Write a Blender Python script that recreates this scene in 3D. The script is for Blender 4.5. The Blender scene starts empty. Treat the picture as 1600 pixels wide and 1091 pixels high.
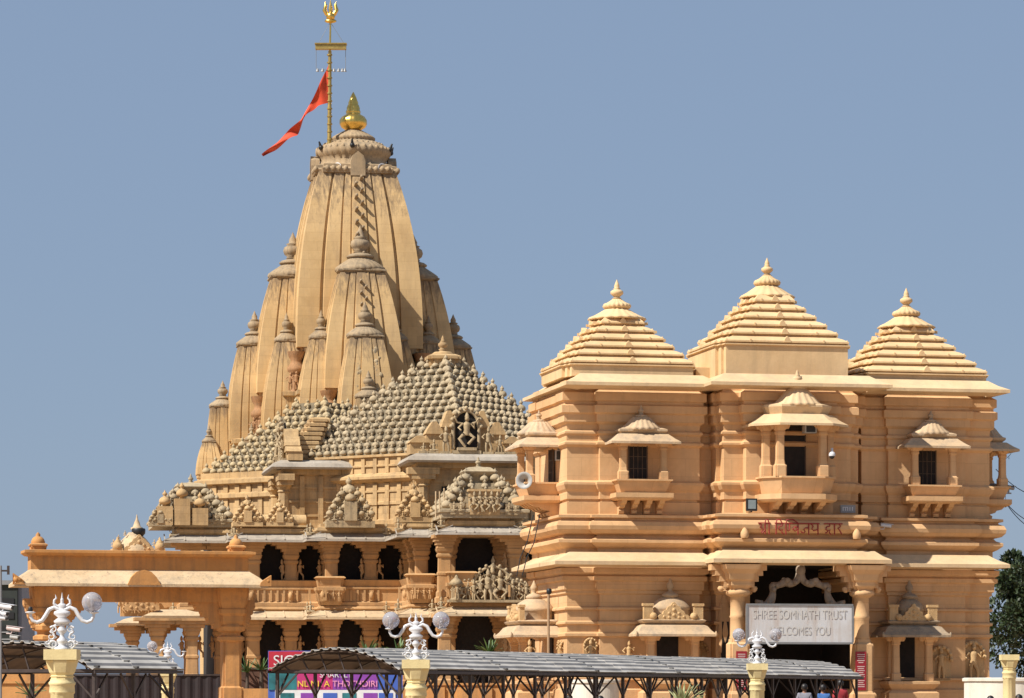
import bpy, bmesh, math, random
from mathutils import Matrix, Vector
R = math.radians
PI = math.pi
scene = bpy.context.scene
COL = scene.collection
random.seed(7)

# ------------------------------------------------------------------ camera, sky, sun, exposure
F = 5500.0                                   # focal length in pixels of the 1600 px wide photograph
EYE = 1.7
HOR = 1090.0                                 # row of the horizon
cam_d = bpy.data.cameras.new('camera')
cam = bpy.data.objects.new('camera', cam_d); COL.objects.link(cam)
cam.location = (0, 0, EYE); cam.rotation_euler = (R(90), 0, 0)
cam_d.sensor_width = 36.0; cam_d.sensor_fit = 'HORIZONTAL'
cam_d.lens = 36.0 * F / 1600.0
cam_d.shift_y = (HOR - 545.5) / 1600.0
cam_d.clip_start = 0.5; cam_d.clip_end = 5000
scene.camera = cam

SUN = Vector((-0.89, -0.62, 1.2)).normalized()      # towards the sun
world = bpy.data.worlds.new('World'); scene.world = world
world.use_nodes = True
wn = world.node_tree.nodes; wl = world.node_tree.links
bg = wn['Background']
sky = wn.new('ShaderNodeTexSky'); sky.sky_type = 'NISHITA'; sky.sun_disc = False
sky.sun_elevation = math.asin(SUN.z); sky.sun_rotation = math.atan2(SUN.x, SUN.y)
sky.altitude = 0; sky.air_density = 1.0; sky.dust_density = 0.6; sky.ozone_density = 2.0
hz = wn.new('ShaderNodeMix'); hz.data_type = 'RGBA'; hz.inputs[0].default_value = 0.85        # even summer haze thins the gradient
hz.inputs[7].default_value = (1.74, 2.34, 3.42, 1)
wl.new(sky.outputs[0], hz.inputs[6]); wl.new(hz.outputs[2], bg.inputs[0]); bg.inputs[1].default_value = 0.10
sun_d = bpy.data.lights.new('sun', 'SUN'); sun_d.energy = 5.0; sun_d.angle = R(0.53); sun_d.color = (1.0, 0.955, 0.87)
sun = bpy.data.objects.new('sun', sun_d); COL.objects.link(sun)
sun.location = (-60, -40, 120); sun.rotation_euler = SUN.to_track_quat('Z', 'Y').to_euler()
vs = scene.view_settings
vs.view_transform = 'Standard'; vs.look = 'None'; vs.gamma = 1.0; vs.exposure = 0.46; vs.use_curve_mapping = False

# ------------------------------------------------------------------ frames: a place, a heading, a unit
class Frame:
    def __init__(s, X0, Y0, yaw=0.0, sc=1.0, z0=0.0):
        s.X0, s.Y0, s.c, s.s, s.sc, s.z0 = X0, Y0, math.cos(R(yaw)), math.sin(R(yaw)), sc, z0
        s.M = Matrix.Translation((X0, Y0, z0)) @ Matrix.Rotation(R(yaw), 4, 'Z') @ Matrix.Scale(sc, 4)
    def u(s, x, v=0.0):                       # where along the frame, at depth v, the column x of the photo falls
        k = (x - 800.0) / F
        return (k * (s.Y0 + s.sc * v * s.c) - s.X0 + s.sc * v * s.s) / (s.sc * (s.c - k * s.s))
    def w(s, y, u=0.0, v=0.0):                # height of the row y at (u, v)
        Y = s.Y0 + s.sc * (u * s.s + v * s.c)
        return (EYE + (HOR - y) / F * Y - s.z0) / s.sc
    def sub(s, u, v, ang=0.0, w=0.0):
        return s.M @ Matrix.Translation((u, v, w)) @ Matrix.Rotation(R(ang), 4, 'Z')

def world_frame(X, Y, Z=0.0, yaw=0.0, sc=1.0):
    return Matrix.Translation((X, Y, Z)) @ Matrix.Rotation(R(yaw), 4, 'Z') @ Matrix.Scale(sc, 4)

# ------------------------------------------------------------------ polygons
def offset(poly, d):
    n = len(poly); out = []
    for i in range(n):
        p0, p1, p2 = poly[i-1], poly[i], poly[(i+1) % n]
        a = (p1[0]-p0[0], p1[1]-p0[1]); b = (p2[0]-p1[0], p2[1]-p1[1])
        la = math.hypot(*a) or 1e-9; lb = math.hypot(*b) or 1e-9
        n1 = (a[1]/la, -a[0]/la); n2 = (b[1]/lb, -b[0]/lb)
        k = 1 + n1[0]*n2[0] + n1[1]*n2[1]
        if k < 0.05: k = 0.05
        out.append((p1[0] + d*(n1[0]+n2[0])/k, p1[1] + d*(n1[1]+n2[1])/k))
    return out

def stepped(a, b, steps=(), cu=0.0, cv=0.0):     # counter-clockwise rectangle whose corners step in
    q = [(a, b - sum(s[1] for s in steps))]
    x, y = q[0]
    for du, dv in steps:
        x -= du; q.append((x, y)); y += dv; q.append((x, y))
    if not steps: q = [(a, b)]
    out = list(q)
    out += [(-p[0], p[1]) for p in reversed(q)]
    out += [(-p[0], -p[1]) for p in q]
    out += [(p[0], -p[1]) for p in reversed(q)]
    res = []
    for p in out:
        p = (p[0] + cu, p[1] + cv)
        if not res or abs(p[0]-res[-1][0]) + abs(p[1]-res[-1][1]) > 1e-6: res.append(p)
    return res

def rect(x0, x1, y0, y1): return [(x0, y0), (x1, y0), (x1, y1), (x0, y1)]

# ------------------------------------------------------------------ mesh builder
class MB:
    def __init__(s, M=None):
        s.M = M if M is not None else Matrix.Identity(4); s.v = []; s.f = []; s.sm = []
    def at(s, M): s.M = M; return s
    def add(s, pts, faces, smooth=False):
        o = len(s.v); M = s.M
        s.v += [M @ Vector(p) for p in pts]
        s.f += [tuple(i + o for i in f) for f in faces]; s.sm += [smooth] * len(faces)
    def box(s, x0, x1, y0, y1, z0, z1):
        s.add([(x0,y0,z0),(x1,y0,z0),(x1,y1,z0),(x0,y1,z0),(x0,y0,z1),(x1,y0,z1),(x1,y1,z1),(x0,y1,z1)],
              [(3,2,1,0),(4,5,6,7),(0,1,5,4),(1,2,6,5),(2,3,7,6),(3,0,4,7)])
    def rings(s, rs, capb=True, capt=True, smooth=False, closed=False):
        n = len(rs[0]); pts = [p for r in rs for p in r]; fs = []
        m = len(rs)
        for k in range(m if closed else m - 1):
            a, b = k * n, ((k + 1) % m) * n
            for i in range(n):
                j = (i + 1) % n
                fs.append((a+i, a+j, b+j, b+i))
        s.add(pts, fs, smooth)
        if capb and not closed: s.add(rs[0], [tuple(reversed(range(n)))])
        if capt and not closed: s.add(rs[-1], [tuple(range(n))])
    def loft(s, poly, prof, capb=True, capt=True, closed=False, smooth=False):   # prof: (outward offset, height)
        s.rings([[(p[0], p[1], z) for p in offset(poly, o)] for o, z in prof], capb, capt, smooth, closed)
    def scaled(s, poly, prof, c=(0, 0), capb=True, capt=True):                   # prof: (scale, height)
        s.rings([[(c[0] + p[0]*k, c[1] + p[1]*k, z) for p in poly] for k, z in prof], capb, capt)
    def prism(s, poly, z0, z1): s.loft(poly, [(0, z0), (0, z1)])
    def plate(s, poly, y0, y1):                                                  # an outline in u,w given a thickness in depth
        n = len(poly)
        s.add([(p[0], y0, p[1]) for p in poly] + [(p[0], y1, p[1]) for p in poly],
              [tuple(range(n)), tuple(reversed(range(n, 2*n)))] + [((i+1) % n, i, n+i, n+(i+1) % n) for i in range(n)])
    def lathe(s, c, prof, n=14, rib=0.0, ribn=0, smooth=True, sx=1.0, sy=1.0):
        rs = []
        for r, z in prof:
            r = max(r, 1e-4)
            rs.append([(c[0] + sx*r*(1 + rib*math.cos(ribn*2*PI*k/n))*math.cos(2*PI*k/n),
                        c[1] + sy*r*(1 + rib*math.cos(ribn*2*PI*k/n))*math.sin(2*PI*k/n), c[2] + z) for k in range(n)])
        s.rings(rs, True, True, smooth)
    def tube(s, path, rad, n=8, smooth=True):
        P = [Vector(p) for p in path]; rs = []; m = len(P)
        if not hasattr(rad, '__len__'): rad = [rad] * m
        up = Vector((0, 0, 1)); prev = None
        for i in range(m):
            t = (P[min(i+1, m-1)] - P[max(i-1, 0)]).normalized()
            if prev is None:
                a = up if abs(t.dot(up)) < 0.9 else Vector((1, 0, 0))
                x = t.cross(a).normalized()
            else: x = (prev - t * prev.dot(t)).normalized()
            y = t.cross(x); prev = x
            rs.append([P[i] + rad[i] * (math.cos(2*PI*k/n)*x + math.sin(2*PI*k/n)*y) for k in range(n)])
        s.rings(rs, True, True, smooth)
    def bar(s, a, b, w, h=None):                                                  # square bar between two points
        a, b = Vector(a), Vector(b); h = h or w
        t = (b - a).normalized(); up = Vector((0, 0, 1)) if abs(t.z) < 0.95 else Vector((0, 1, 0))
        x = t.cross(up).normalized() * (w/2); y = t.cross(x).normalized() * (h/2)
        s.rings([[p - x - y, p + x - y, p + x + y, p - x + y] for p in (a, b)])
    def ball(s, c, r, n=12, m=8, sx=1, sy=1, sz=1):
        s.lathe(c, [(r*math.sin(PI*k/m), -sz*r*math.cos(PI*k/m)) for k in range(m+1)], n, sx=sx, sy=sy)
    def build(s, name, mat, parent=None):
        me = bpy.data.meshes.new(name)
        if parent is not None:
            loc = Vector((0, 0, 0)); p = parent
            while p is not None: loc += p.location; p = p.parent
        else:
            lo = [min(v[i] for v in s.v) for i in range(3)]; hi = [max(v[i] for v in s.v) for i in range(3)]
            loc = Vector(((lo[0]+hi[0])/2, (lo[1]+hi[1])/2, lo[2]))
        me.from_pydata([v - loc for v in s.v], [], s.f)
        me.polygons.foreach_set('use_smooth', s.sm)
        bm = bmesh.new(); bm.from_mesh(me); bmesh.ops.recalc_face_normals(bm, faces=bm.faces); bm.to_mesh(me); bm.free()
        me.materials.append(mat); me.update()
        o = bpy.data.objects.new(name, me); COL.objects.link(o)
        if parent is not None: o.parent = parent
        else: o.location = loc
        return o

def tag(o, label=None, cat=None, group=None, kind=None):
    if label: o['label'] = label
    if cat: o['category'] = cat
    if group: o['group'] = group
    if kind: o['kind'] = kind
    return o
def thing(name, label, cat, loc, group=None):
    o = bpy.data.objects.new(name, None); o.empty_display_size = 0.3; COL.objects.link(o); o.location = loc
    return tag(o, label, cat, group)

def lettering(name, body, size, depth, mat, parent, M):      # M: text x to the right, text y up, in the world
    cu = bpy.data.curves.new(name, 'FONT'); cu.body = body; cu.size = size; cu.extrude = depth; cu.align_x = 'CENTER'; cu.align_y = 'CENTER'
    t = bpy.data.objects.new('lettering_source', cu); COL.objects.link(t)
    dg = bpy.context.evaluated_depsgraph_get()
    me = bpy.data.meshes.new_from_object(t.evaluated_get(dg)); bpy.data.objects.remove(t); bpy.data.curves.remove(cu)
    loc = Vector((0, 0, 0)); p = parent
    while p is not None: loc += p.location; p = p.parent
    me.transform(Matrix.Translation(-loc) @ M @ Matrix.Rotation(R(90), 4, 'X')); me.name = name
    me.materials.clear(); me.materials.append(mat)
    o = bpy.data.objects.new(name, me); COL.objects.link(o); o.parent = parent
    return o

# ------------------------------------------------------------------ materials
def new_mat(name):
    m = bpy.data.materials.new(name); m.use_nodes = True
    return m, m.node_tree.nodes, m.node_tree.links, m.node_tree.nodes['Principled BSDF']
def plain(name, col, rough=0.6, metal=0.0, var=0.08, scale=6.0, bump=0.0, **kw):
    m, n, l, b = new_mat(name)
    tc = n.new('ShaderNodeTexCoord'); nz = n.new('ShaderNodeTexNoise'); nz.inputs['Scale'].default_value = scale; nz.inputs['Detail'].default_value = 5
    l.new(tc.outputs['Object'], nz.inputs['Vector'])
    cr = n.new('ShaderNodeValToRGB')
    cr.color_ramp.elements[0].position = 0.3; cr.color_ramp.elements[1].position = 0.7
    cr.color_ramp.elements[0].color = tuple(c*(1-var) for c in col) + (1,)
    cr.color_ramp.elements[1].color = tuple(min(1, c*(1+var)) for c in col) + (1,)
    l.new(nz.outputs['Fac'], cr.inputs['Fac']); l.new(cr.outputs['Color'], b.inputs['Base Color'])
    b.inputs['Roughness'].default_value = rough; b.inputs['Metallic'].default_value = metal
    for k, v in kw.items(): b.inputs[k.replace('_', ' ')].default_value = v
    if bump:
        bp = n.new('ShaderNodeBump'); bp.inputs['Strength'].default_value = bump; bp.inputs['Distance'].default_value = 0.05
        l.new(nz.outputs['Fac'], bp.inputs['Height']); l.new(bp.outputs['Normal'], b.inputs['Normal'])
    return m
def stone(name, col, dirt=(0.12, 0.10, 0.08), amount=0.35, scale=1.0, streak=0.5, bump=0.35, spots=0.0, spotcol=(0.07, 0.065, 0.06), tint=None, topstain=0.0, blocks=None):
    """plastered or carved stone: broad mottling, rain streaks, lichen spots and a fine bump"""
    m, n, l, b = new_mat(name)
    tc = n.new('ShaderNodeTexCoord'); P = tc.outputs['Object']
    def noise(sc, det, rough=0.6, vec=P, stretch=None):
        if stretch:
            mp = n.new('ShaderNodeMapping'); mp.inputs['Scale'].default_value = stretch; l.new(vec, mp.inputs['Vector']); vec = mp.outputs[0]
        z = n.new('ShaderNodeTexNoise'); z.inputs['Scale'].default_value = sc; z.inputs['Detail'].default_value = det; z.inputs['Roughness'].default_value = rough
        l.new(vec, z.inputs['Vector']); return z.outputs['Fac']
    def ramp(src, a, bb, lo=0.0, hi=1.0):
        r = n.new('ShaderNodeMapRange'); r.inputs['From Min'].default_value = a; r.inputs['From Max'].default_value = bb
        r.inputs['To Min'].default_value = lo; r.inputs['To Max'].default_value = hi; l.new(src, r.inputs['Value']); return r.outputs[0]
    def mix(fac, c1, c2):
        x = n.new('ShaderNodeMix'); x.data_type = 'RGBA'
        if hasattr(fac, 'links') or not isinstance(fac, (int, float)): l.new(fac, x.inputs[0])
        else: x.inputs[0].default_value = fac
        for i, c in ((6, c1), (7, c2)):
            if isinstance(c, tuple): x.inputs[i].default_value = c + (1,)
            else: l.new(c, x.inputs[i])
        return x.outputs[2]
    t2 = tint or (col[0]*0.82, col[1]*0.78, col[2]*0.72)
    base = mix(ramp(noise(0.35*scale, 4), 0.35, 0.65), col, t2)
    base = mix(ramp(noise(2.3*scale, 6, 0.7), 0.45, 0.75, 0, 0.35), base, (col[0]*1.12, col[1]*1.12, col[2]*1.15))
    st = noise(1.5*scale, 5, 0.65, stretch=(1.6, 1.6, 0.16))
    base = mix(ramp(st, 0.47, 0.68, 0, streak), base, dirt)
    base = mix(ramp(noise(0.8*scale, 8, 0.75), 0.52, 0.70, 0, amount), base, dirt)
    if blocks:                                          # squared blocks: each a shade of its own, with fine joints
        sx = n.new('ShaderNodeSeparateXYZ'); l.new(P, sx.inputs[0])
        ad0 = n.new('ShaderNodeMath'); ad0.operation = 'MULTIPLY_ADD'; l.new(sx.outputs[1], ad0.inputs[0]); ad0.inputs[1].default_value = 0.83; l.new(sx.outputs[0], ad0.inputs[2])
        cx = n.new('ShaderNodeCombineXYZ'); l.new(ad0.outputs[0], cx.inputs[0]); l.new(sx.outputs[2], cx.inputs[1])
        bt = n.new('ShaderNodeTexBrick'); bt.inputs['Scale'].default_value = 1.0; bt.inputs['Brick Width'].default_value = blocks[0]; bt.inputs['Row Height'].default_value = blocks[1]
        bt.inputs['Mortar Size'].default_value = blocks[2]; bt.inputs['Mortar Smooth'].default_value = 0.3
        bt.inputs['Color1'].default_value = (0.90, 0.89, 0.88, 1); bt.inputs['Color2'].default_value = (1.06, 1.06, 1.06, 1); bt.inputs['Mortar'].default_value = (0.70, 0.66, 0.62, 1)
        l.new(cx.outputs[0], bt.inputs['Vector'])
        mx = n.new('ShaderNodeMix'); mx.data_type = 'RGBA'; mx.blend_type = 'MULTIPLY'; mx.inputs[0].default_value = blocks[3]
        l.new(base, mx.inputs[6]); l.new(bt.outputs['Color'], mx.inputs[7]); base = mx.outputs[2]
    if topstain:                                        # soot and lichen that has run down from the crown
        sp = n.new('ShaderNodeSeparateXYZ'); l.new(tc.outputs['Generated'], sp.inputs[0])
        ad = n.new('ShaderNodeMath'); ad.operation = 'MULTIPLY_ADD'; l.new(noise(2.2, 7, 0.7, stretch=(2.2, 2.2, 0.22)), ad.inputs[0]); ad.inputs[1].default_value = 1.1; l.new(sp.outputs[2], ad.inputs[2])
        base = mix(ramp(ad.outputs[0], 1.32, 1.58, 0, topstain), base, (0.17, 0.12, 0.08))
    if spots: base = mix(ramp(noise(5.0*scale, 6, 0.8), 0.56, 0.68, 0, spots), base, spotcol)
    l.new(base, b.inputs['Base Color'])
    b.inputs['Roughness'].default_value = 0.85; b.inputs['Specular IOR Level'].default_value = 0.25
    bp = n.new('ShaderNodeBump'); bp.inputs['Strength'].default_value = bump; bp.inputs['Distance'].default_value = 0.04
    l.new(noise(9.0*scale, 8, 0.7), bp.inputs['Height']); l.new(bp.outputs['Normal'], b.inputs['Normal'])
    return m

M_GATE = stone('gate_plaster', (0.69, 0.435, 0.228), (0.38, 0.25, 0.14), 0.28, 0.9, 0.30, 0.25, blocks=(1.35, 0.62, 0.010, 0.45))
M_GATE_ROOF = stone('gate_roof_plaster', (0.71, 0.505, 0.28), (0.42, 0.30, 0.17), 0.34, 1.0, 0.36, 0.25)
M_GATE_EAVE = stone('gate_eave_plaster', (0.67, 0.485, 0.285), (0.36, 0.28, 0.20), 0.45, 1.0, 0.25, 0.3, spots=0.35, spotcol=(0.25, 0.21, 0.17))
M_KIOSK_ROOF = stone('weathered_kiosk_roof', (0.56, 0.41, 0.26), (0.22, 0.19, 0.16), 0.55, 1.5, 0.45, 0.35, spots=0.35, spotcol=(0.2, 0.17, 0.14))
M_CARVED = stone('carved_relief_stone', (0.60, 0.40, 0.20), (0.25, 0.18, 0.11), 0.4, 3.0, 0.3, 0.5)
M_ORANGE = stone('orange_gateway_plaster', (0.60, 0.305, 0.11), (0.18, 0.12, 0.08), 0.42, 1.1, 0.5, 0.25)
M_ORANGE_EAVE = stone('stained_gateway_eave', (0.62, 0.47, 0.30), (0.12, 0.11, 0.10), 0.6, 1.2, 0.1, 0.3, spots=0.8, spotcol=(0.16, 0.14, 0.12))
M_SPIRE = stone('spire_sandstone', (0.61, 0.418, 0.205), (0.30, 0.20, 0.12), 0.26, 0.6, 0.32, 0.25, topstain=0.8, blocks=(1.6, 0.7, 0.012, 0.6))
M_CROWN = stone('weathered_crown_stone', (0.36, 0.27, 0.17), (0.12, 0.10, 0.08), 0.6, 1.5, 0.5, 0.5, spots=0.4)
M_TEMPLE = stone('temple_sandstone', (0.55, 0.375, 0.19), (0.17, 0.12, 0.08), 0.5, 0.9, 0.45, 0.4, spots=0.2, blocks=(1.1, 0.5, 0.012, 0.8))
M_TEMPLE_LOW = stone('temple_orange_sandstone', (0.53, 0.315, 0.145), (0.20, 0.13, 0.08), 0.40, 0.9, 0.40, 0.4, spots=0.1)
M_BELL = stone('grey_bell_roof_stone', (0.45, 0.36, 0.235), (0.10, 0.085, 0.065), 0.6, 1.1, 0.35, 0.5, spots=0.4)
M_EAVE_GREY = stone('grey_eave_slab', (0.40, 0.35, 0.29), (0.14, 0.13, 0.12), 0.5, 1.2, 0.3, 0.4, spots=0.3)
M_EAVE_PALE = stone('pale_eave_slab', (0.58, 0.44, 0.28), (0.24, 0.19, 0.14), 0.5, 1.2, 0.3, 0.4, spots=0.2)
M_STATUE = stone('lichened_statue_stone', (0.46, 0.35, 0.21), (0.10, 0.085, 0.07), 0.7, 3.0, 0.4, 0.6, spots=0.6)
M_DARK_IN = plain('shade_dark_interior_stone', (0.016, 0.012, 0.010), 0.9, var=0.3)  # near-black colour stands in for the deep shade inside openings
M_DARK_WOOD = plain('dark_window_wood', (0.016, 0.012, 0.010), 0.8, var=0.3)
M_GRILLE = plain('brown_window_bars', (0.10, 0.065, 0.04), 0.7, var=0.2)
M_GOLD = plain('gilded_metal', (0.80, 0.52, 0.13), 0.32, 1.0, var=0.12, scale=8)
M_DULLGOLD = plain('tarnished_brass', (0.45, 0.32, 0.10), 0.45, 0.7, var=0.2, scale=5)
M_WHITE = plain('white_painted_iron', (0.60, 0.60, 0.62), 0.35, var=0.05)
M_CREAM = stone('cream_painted_column', (0.74, 0.62, 0.33), (0.40, 0.32, 0.18), 0.25, 2.0, 0.2, 0.2)
M_STEEL = plain('dark_brown_steel', (0.045, 0.030, 0.026), 0.55, var=0.3, scale=9)
M_SHEET = plain('grey_roof_sheet', (0.42, 0.39, 0.35), 0.85, var=0.25, scale=1.2)
M_SHEET_SEAM = plain('dark_sheet_joint', (0.06, 0.055, 0.05), 0.7, var=0.3)
M_BLACK = plain('black_plastic', (0.012, 0.012, 0.013), 0.5)
M_RED_PAINT = plain('red_sign_paint', (0.27, 0.018, 0.016), 0.6, var=0.15)
M_PLAQUE = plain('dark_red_plaque', (0.30, 0.015, 0.025), 0.5, var=0.1)
M_PLAQUE_TXT = plain('pale_plaque_lettering', (0.62, 0.45, 0.42), 0.7)
M_GREYMETAL = plain('grey_metal', (0.25, 0.25, 0.25), 0.5, 0.3)
# ------------------------------------------------------------------ shared carved pieces
def side_plate(mb, u0, u1, poly):                       # an outline in v,w given a thickness along u
    n = len(poly)
    mb.add([(u0, p[0], p[1]) for p in poly] + [(u1, p[0], p[1]) for p in poly],
           [tuple(range(n)), tuple(reversed(range(n, 2*n)))] + [((i+1) % n, i, n+i, n+(i+1) % n) for i in range(n)])

def figure(mb, base, h, pose='stand', lean=0.0, seed=0):   # a small carved deity or attendant facing -v
    rnd = random.Random(seed); x, y, z = base
    P = lambda a, b, c: (x + a*h, y + b*h, z + c*h)
    t = [(0.10, 0.40), (0.115, 0.45), (0.085, 0.56), (0.11, 0.68), (0.10, 0.76), (0.04, 0.80), (0.035, 0.83)]
    if pose == 'sit': drop = 0.30; legs = [[P(-.06,-.02,.12), P(-.24,-.10,.08), P(.05,-.16,.05)], [P(.06,-.02,.12), P(.24,-.10,.09), P(-.05,-.15,.07)]]
    elif pose == 'dance': drop = 0.04; legs = [[P(-.05,0,.42), P(-.22,-.06,.26), P(-.04,-.04,.02)], [P(.05,0,.42), P(.22,-.08,.30), P(.04,-.06,.10)]]
    else: drop = 0.0; legs = [[P(-.05,0,.42), P(-.08,-.02,.22), P(-.07,-.01,.0)], [P(.05,0,.42), P(.07+lean*.3,-.04,.23), P(.08+lean*.3,-.02,.0)]]
    mb.lathe((x + lean*h*.1, y, z - drop*h), [(r*h, q*h) for r, q in t], 8, sy=0.75)
    mb.ball((x + lean*h*.15, y - .01*h, z + (0.885 - drop)*h), 0.07*h, 8, 6, sz=1.15)
    mb.lathe((x + lean*h*.15, y, z + (0.93 - drop)*h), [(.07*h, 0), (.06*h, .05*h), (.035*h, .11*h), (.01*h, .15*h)], 8)   # crown
    for l in legs: mb.tube(l, [.062*h, .05*h, .04*h], 6)
    S = 0.74 - drop
    arms = [(-1, [(.11, 0, S), (.24, -.03, S - .12), (.17, -.12, S - .2)]), (1, [(.11, 0, S), (.23, -.03, S - .13), (.2, -.1, S + .02)])]
    if pose == 'dance': arms += [(-1, [(.1, .02, S), (.28, 0, S + .04), (.34, -.02, S + .2)]), (1, [(.1, .02, S), (.28, 0, S + .05), (.36, -.02, S + .18)])]
    for sg, a in arms:
        mb.tube([P(sg*(q[0] + lean*.05), q[1], q[2]) for q in a], [.035*h, .03*h, .026*h], 6)

def column(mb, u, v, w0, w1, r, cap=1.0, arms=0.0, square=True, depth=None):
    """moulded pillar: stepped base, shaft with bands, ring and bracket capital; arms = extra reach of the bracket along u"""
    h = w1 - w0
    sq = [(1.35, 0), (1.35, .07), (1.15, .09), (1.15, .15), (1.0, .18), (.96, .40), (1.06, .41), (1.06, .44), (.92, .46), (.88, .66), (1.08, .68), (1.1, .71), (.95, .73), (1.15, .76), (1.25, .80)]
    for a, b in zip(sq, sq[1:]): pass
    poly = stepped(1, 1, [(.18, .18)])
    mb.rings([[(u + p[0]*r*k, v + p[1]*r*k, w0 + q*h) for p in poly] for k, q in sq])
    for i, (k, q0, q1) in enumerate([(1.3, .80, .85), (1.6, .85, .90), (1.9, .90, .95), (2.2, .95, 1.0)]):
        kk = 1 + (k - 1)*cap; ax = r*kk + arms*(0, .15, .6, 1.0)[i]
        mb.box(u - ax, u + ax, v - r*kk, v + r*kk, w0 + q0*h + .002*h, w0 + q1*h)

def bell(mb, c, s, n=8):                               # the ghanta of a bell roof
    mb.lathe(c, [(.18*s, -.35*s), (.20*s, .04*s), (.42*s, .12*s), (.48*s, .26*s), (.44*s, .44*s), (.30*s, .60*s), (.13*s, .68*s), (.11*s, .74*s), (.20*s, .83*s), (.18*s, .94*s), (.07*s, 1.06*s), (.01*s, 1.22*s)], n)

def finial(mb, c, s, n=14):                            # stone kalasha on a ribbed disc, s = full height
    mb.lathe(c, [(.40*s, 0), (.50*s, .05*s), (.52*s, .12*s), (.42*s, .19*s), (.20*s, .22*s), (.15*s, .28*s), (.22*s, .32*s), (.13*s, .37*s),
                 (.17*s, .42*s), (.24*s, .52*s), (.22*s, .62*s), (.12*s, .69*s), (.15*s, .72*s), (.08*s, .77*s), (.09*s, .83*s), (.02*s, 1.0*s)], n)

def kalasha(mb, c, s, n=16):                           # pot and spike only, s = full height
    mb.lathe(c, [(.16*s, 0), (.24*s, .04*s), (.14*s, .10*s), (.22*s, .18*s), (.33*s, .28*s), (.32*s, .40*s), (.20*s, .48*s), (.13*s, .50*s), (.19*s, .54*s),
                 (.12*s, .58*s), (.14*s, .66*s), (.10*s, .78*s), (.05*s, .90*s), (.01*s, 1.0*s)], n)

def diamond(d): return [(-d, 0), (0, -d), (d, 0), (0, d)]

def bell_pyramid(mb, d0, d1, z0, z1, rows, size, faces=(0, 1, 2, 3), crest=1.35, jitter=0.05, n=8, square=False, sq=1.0, steps=None, gap=1.3):
    """stepped pyramid with a bell on every step. diamond (corners on the axes) or square (square=True)"""
    rnd = random.Random(rows)
    C = (lambda d: diamond(d)) if not square else (lambda d: [(-d, -d*sq), (d, -d*sq), (d, d*sq), (-d, d*sq)])
    prof = []
    for i in range(rows):
        t0, t1 = i/rows, (i+1)/rows
        za, zb = z0 + (z1-z0)*t0, z0 + (z1-z0)*t1
        da = d0 + (d1-d0)*t0
        di = max(da - .85*size, .3*da); prof += [(di, za), (di*0.985, zb - .01*(z1 - z0))]
    (steps or mb).rings([[(p[0], p[1], z) for p in C(d)] for d, z in prof])
    for i in range(rows):
        t = (i + .5)/rows; d = d0 + (d1-d0)*(t + .05/rows); z = z0 + (z1-z0)*(i/rows) + .1*size
        cs = C(d)
        for fi in faces:
            a, b = cs[fi], cs[(fi+1) % 4]
            L = math.hypot(b[0]-a[0], b[1]-a[1]); k = max(1, int(L/(size*gap)))
            for j in range(k):
                f = (j + .5 + (.25 if i % 2 else -.25))/k
                if not .03 < f < .97: continue
                s = size*(1 + rnd.uniform(-jitter, jitter))
                bell(mb, (a[0] + (b[0]-a[0])*f, a[1] + (b[1]-a[1])*f, z + rnd.uniform(-.03, .03)*size), s, n)
        if crest:
            for c in cs: bell(mb, (c[0]*.98, c[1]*.98, z + .06*size), size*crest, n)

def small_shrine(mb, u, v, w, s):                      # miniature tiered shrine on a roof edge, bells on every tier
    mb.box(u - .62*s, u + .62*s, v - .45*s, v + .4*s, w - .15*s, w + .02*s)
    z = w + .02*s; hw = .56*s
    for k in range(4):
        h = .17*s; d = .40*s - .07*s*k
        mb.box(u - hw, u + hw, v - d, v + d, z + .001, z + h*.62); mb.box(u - hw - .04*s, u + hw + .04*s, v - d - .04*s, v + d, z + h*.622, z + h*.80); mb.box(u - hw*.9, u + hw*.9, v - d*.9, v + d, z + h*.802, z + h)
        nb = max(2, 5 - k)
        for q in range(nb):
            a = -1 + 2*q/(nb - 1)
            bell(mb, (u + a*hw*.95, v - d, z + h*.7), .21*s, 7)
        if k < 2:
            for q in range(4 - k): figure(mb, (u + (-.75 + 1.5*q/(3 - k))*hw, v - d - .05*s, z), .26*s, 'dance' if q % 2 else 'sit', .2, q)
        z += h; hw -= .115*s
    mb.box(u - .16*s, u + .16*s, v - .5*s, v - .3*s, w + .02*s, w + .5*s)
    bell(mb, (u, v - .4*s, w + .5*s), .3*s, 8); bell(mb, (u, v, z - .03*s), .42*s, 10)

def carved_gable(mb, u, v, w, W, H, th):               # a stepped, curl-edged gable ornament standing on an eave
    pts = [(-.5, 0), (-.5, .18), (-.42, .30), (-.36, .30), (-.33, .48), (-.24, .56), (-.2, .72), (-.1, .80), (-.05, .95), (0, 1), ]
    pts = pts + [(-a, b) for a, b in reversed(pts[:-1])]
    mb.plate([(u + a*W, w + b*H) for a, b in reversed(pts)], v - th/2, v + th/2)
    for a, b, r in [(0, .55, .11), (-.16, .36, .09), (.16, .36, .09), (-.32, .16, .08), (.32, .16, .08), (0, .25, .10), (-.16, .12, .07), (.16, .12, .07), (0, .82, .06)]:
        mb.ball((u + a*W, v - th*.5, w + b*H), r*min(W, H), 8, 6, sy=.6)
# ================================================================== ground
g = MB(); g.rings([[(-2500, -200, 0), (2500, -200, 0), (2500, 4500, 0), (-2500, 4500, 0)]], True, False)
M_GROUND = stone('stone_paving', (0.44, 0.31, 0.20), (0.25, 0.22, 0.18), 0.4, 0.3, 0.0, 0.2)
tag(g.build('ground', M_GROUND), kind='structure')

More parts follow.
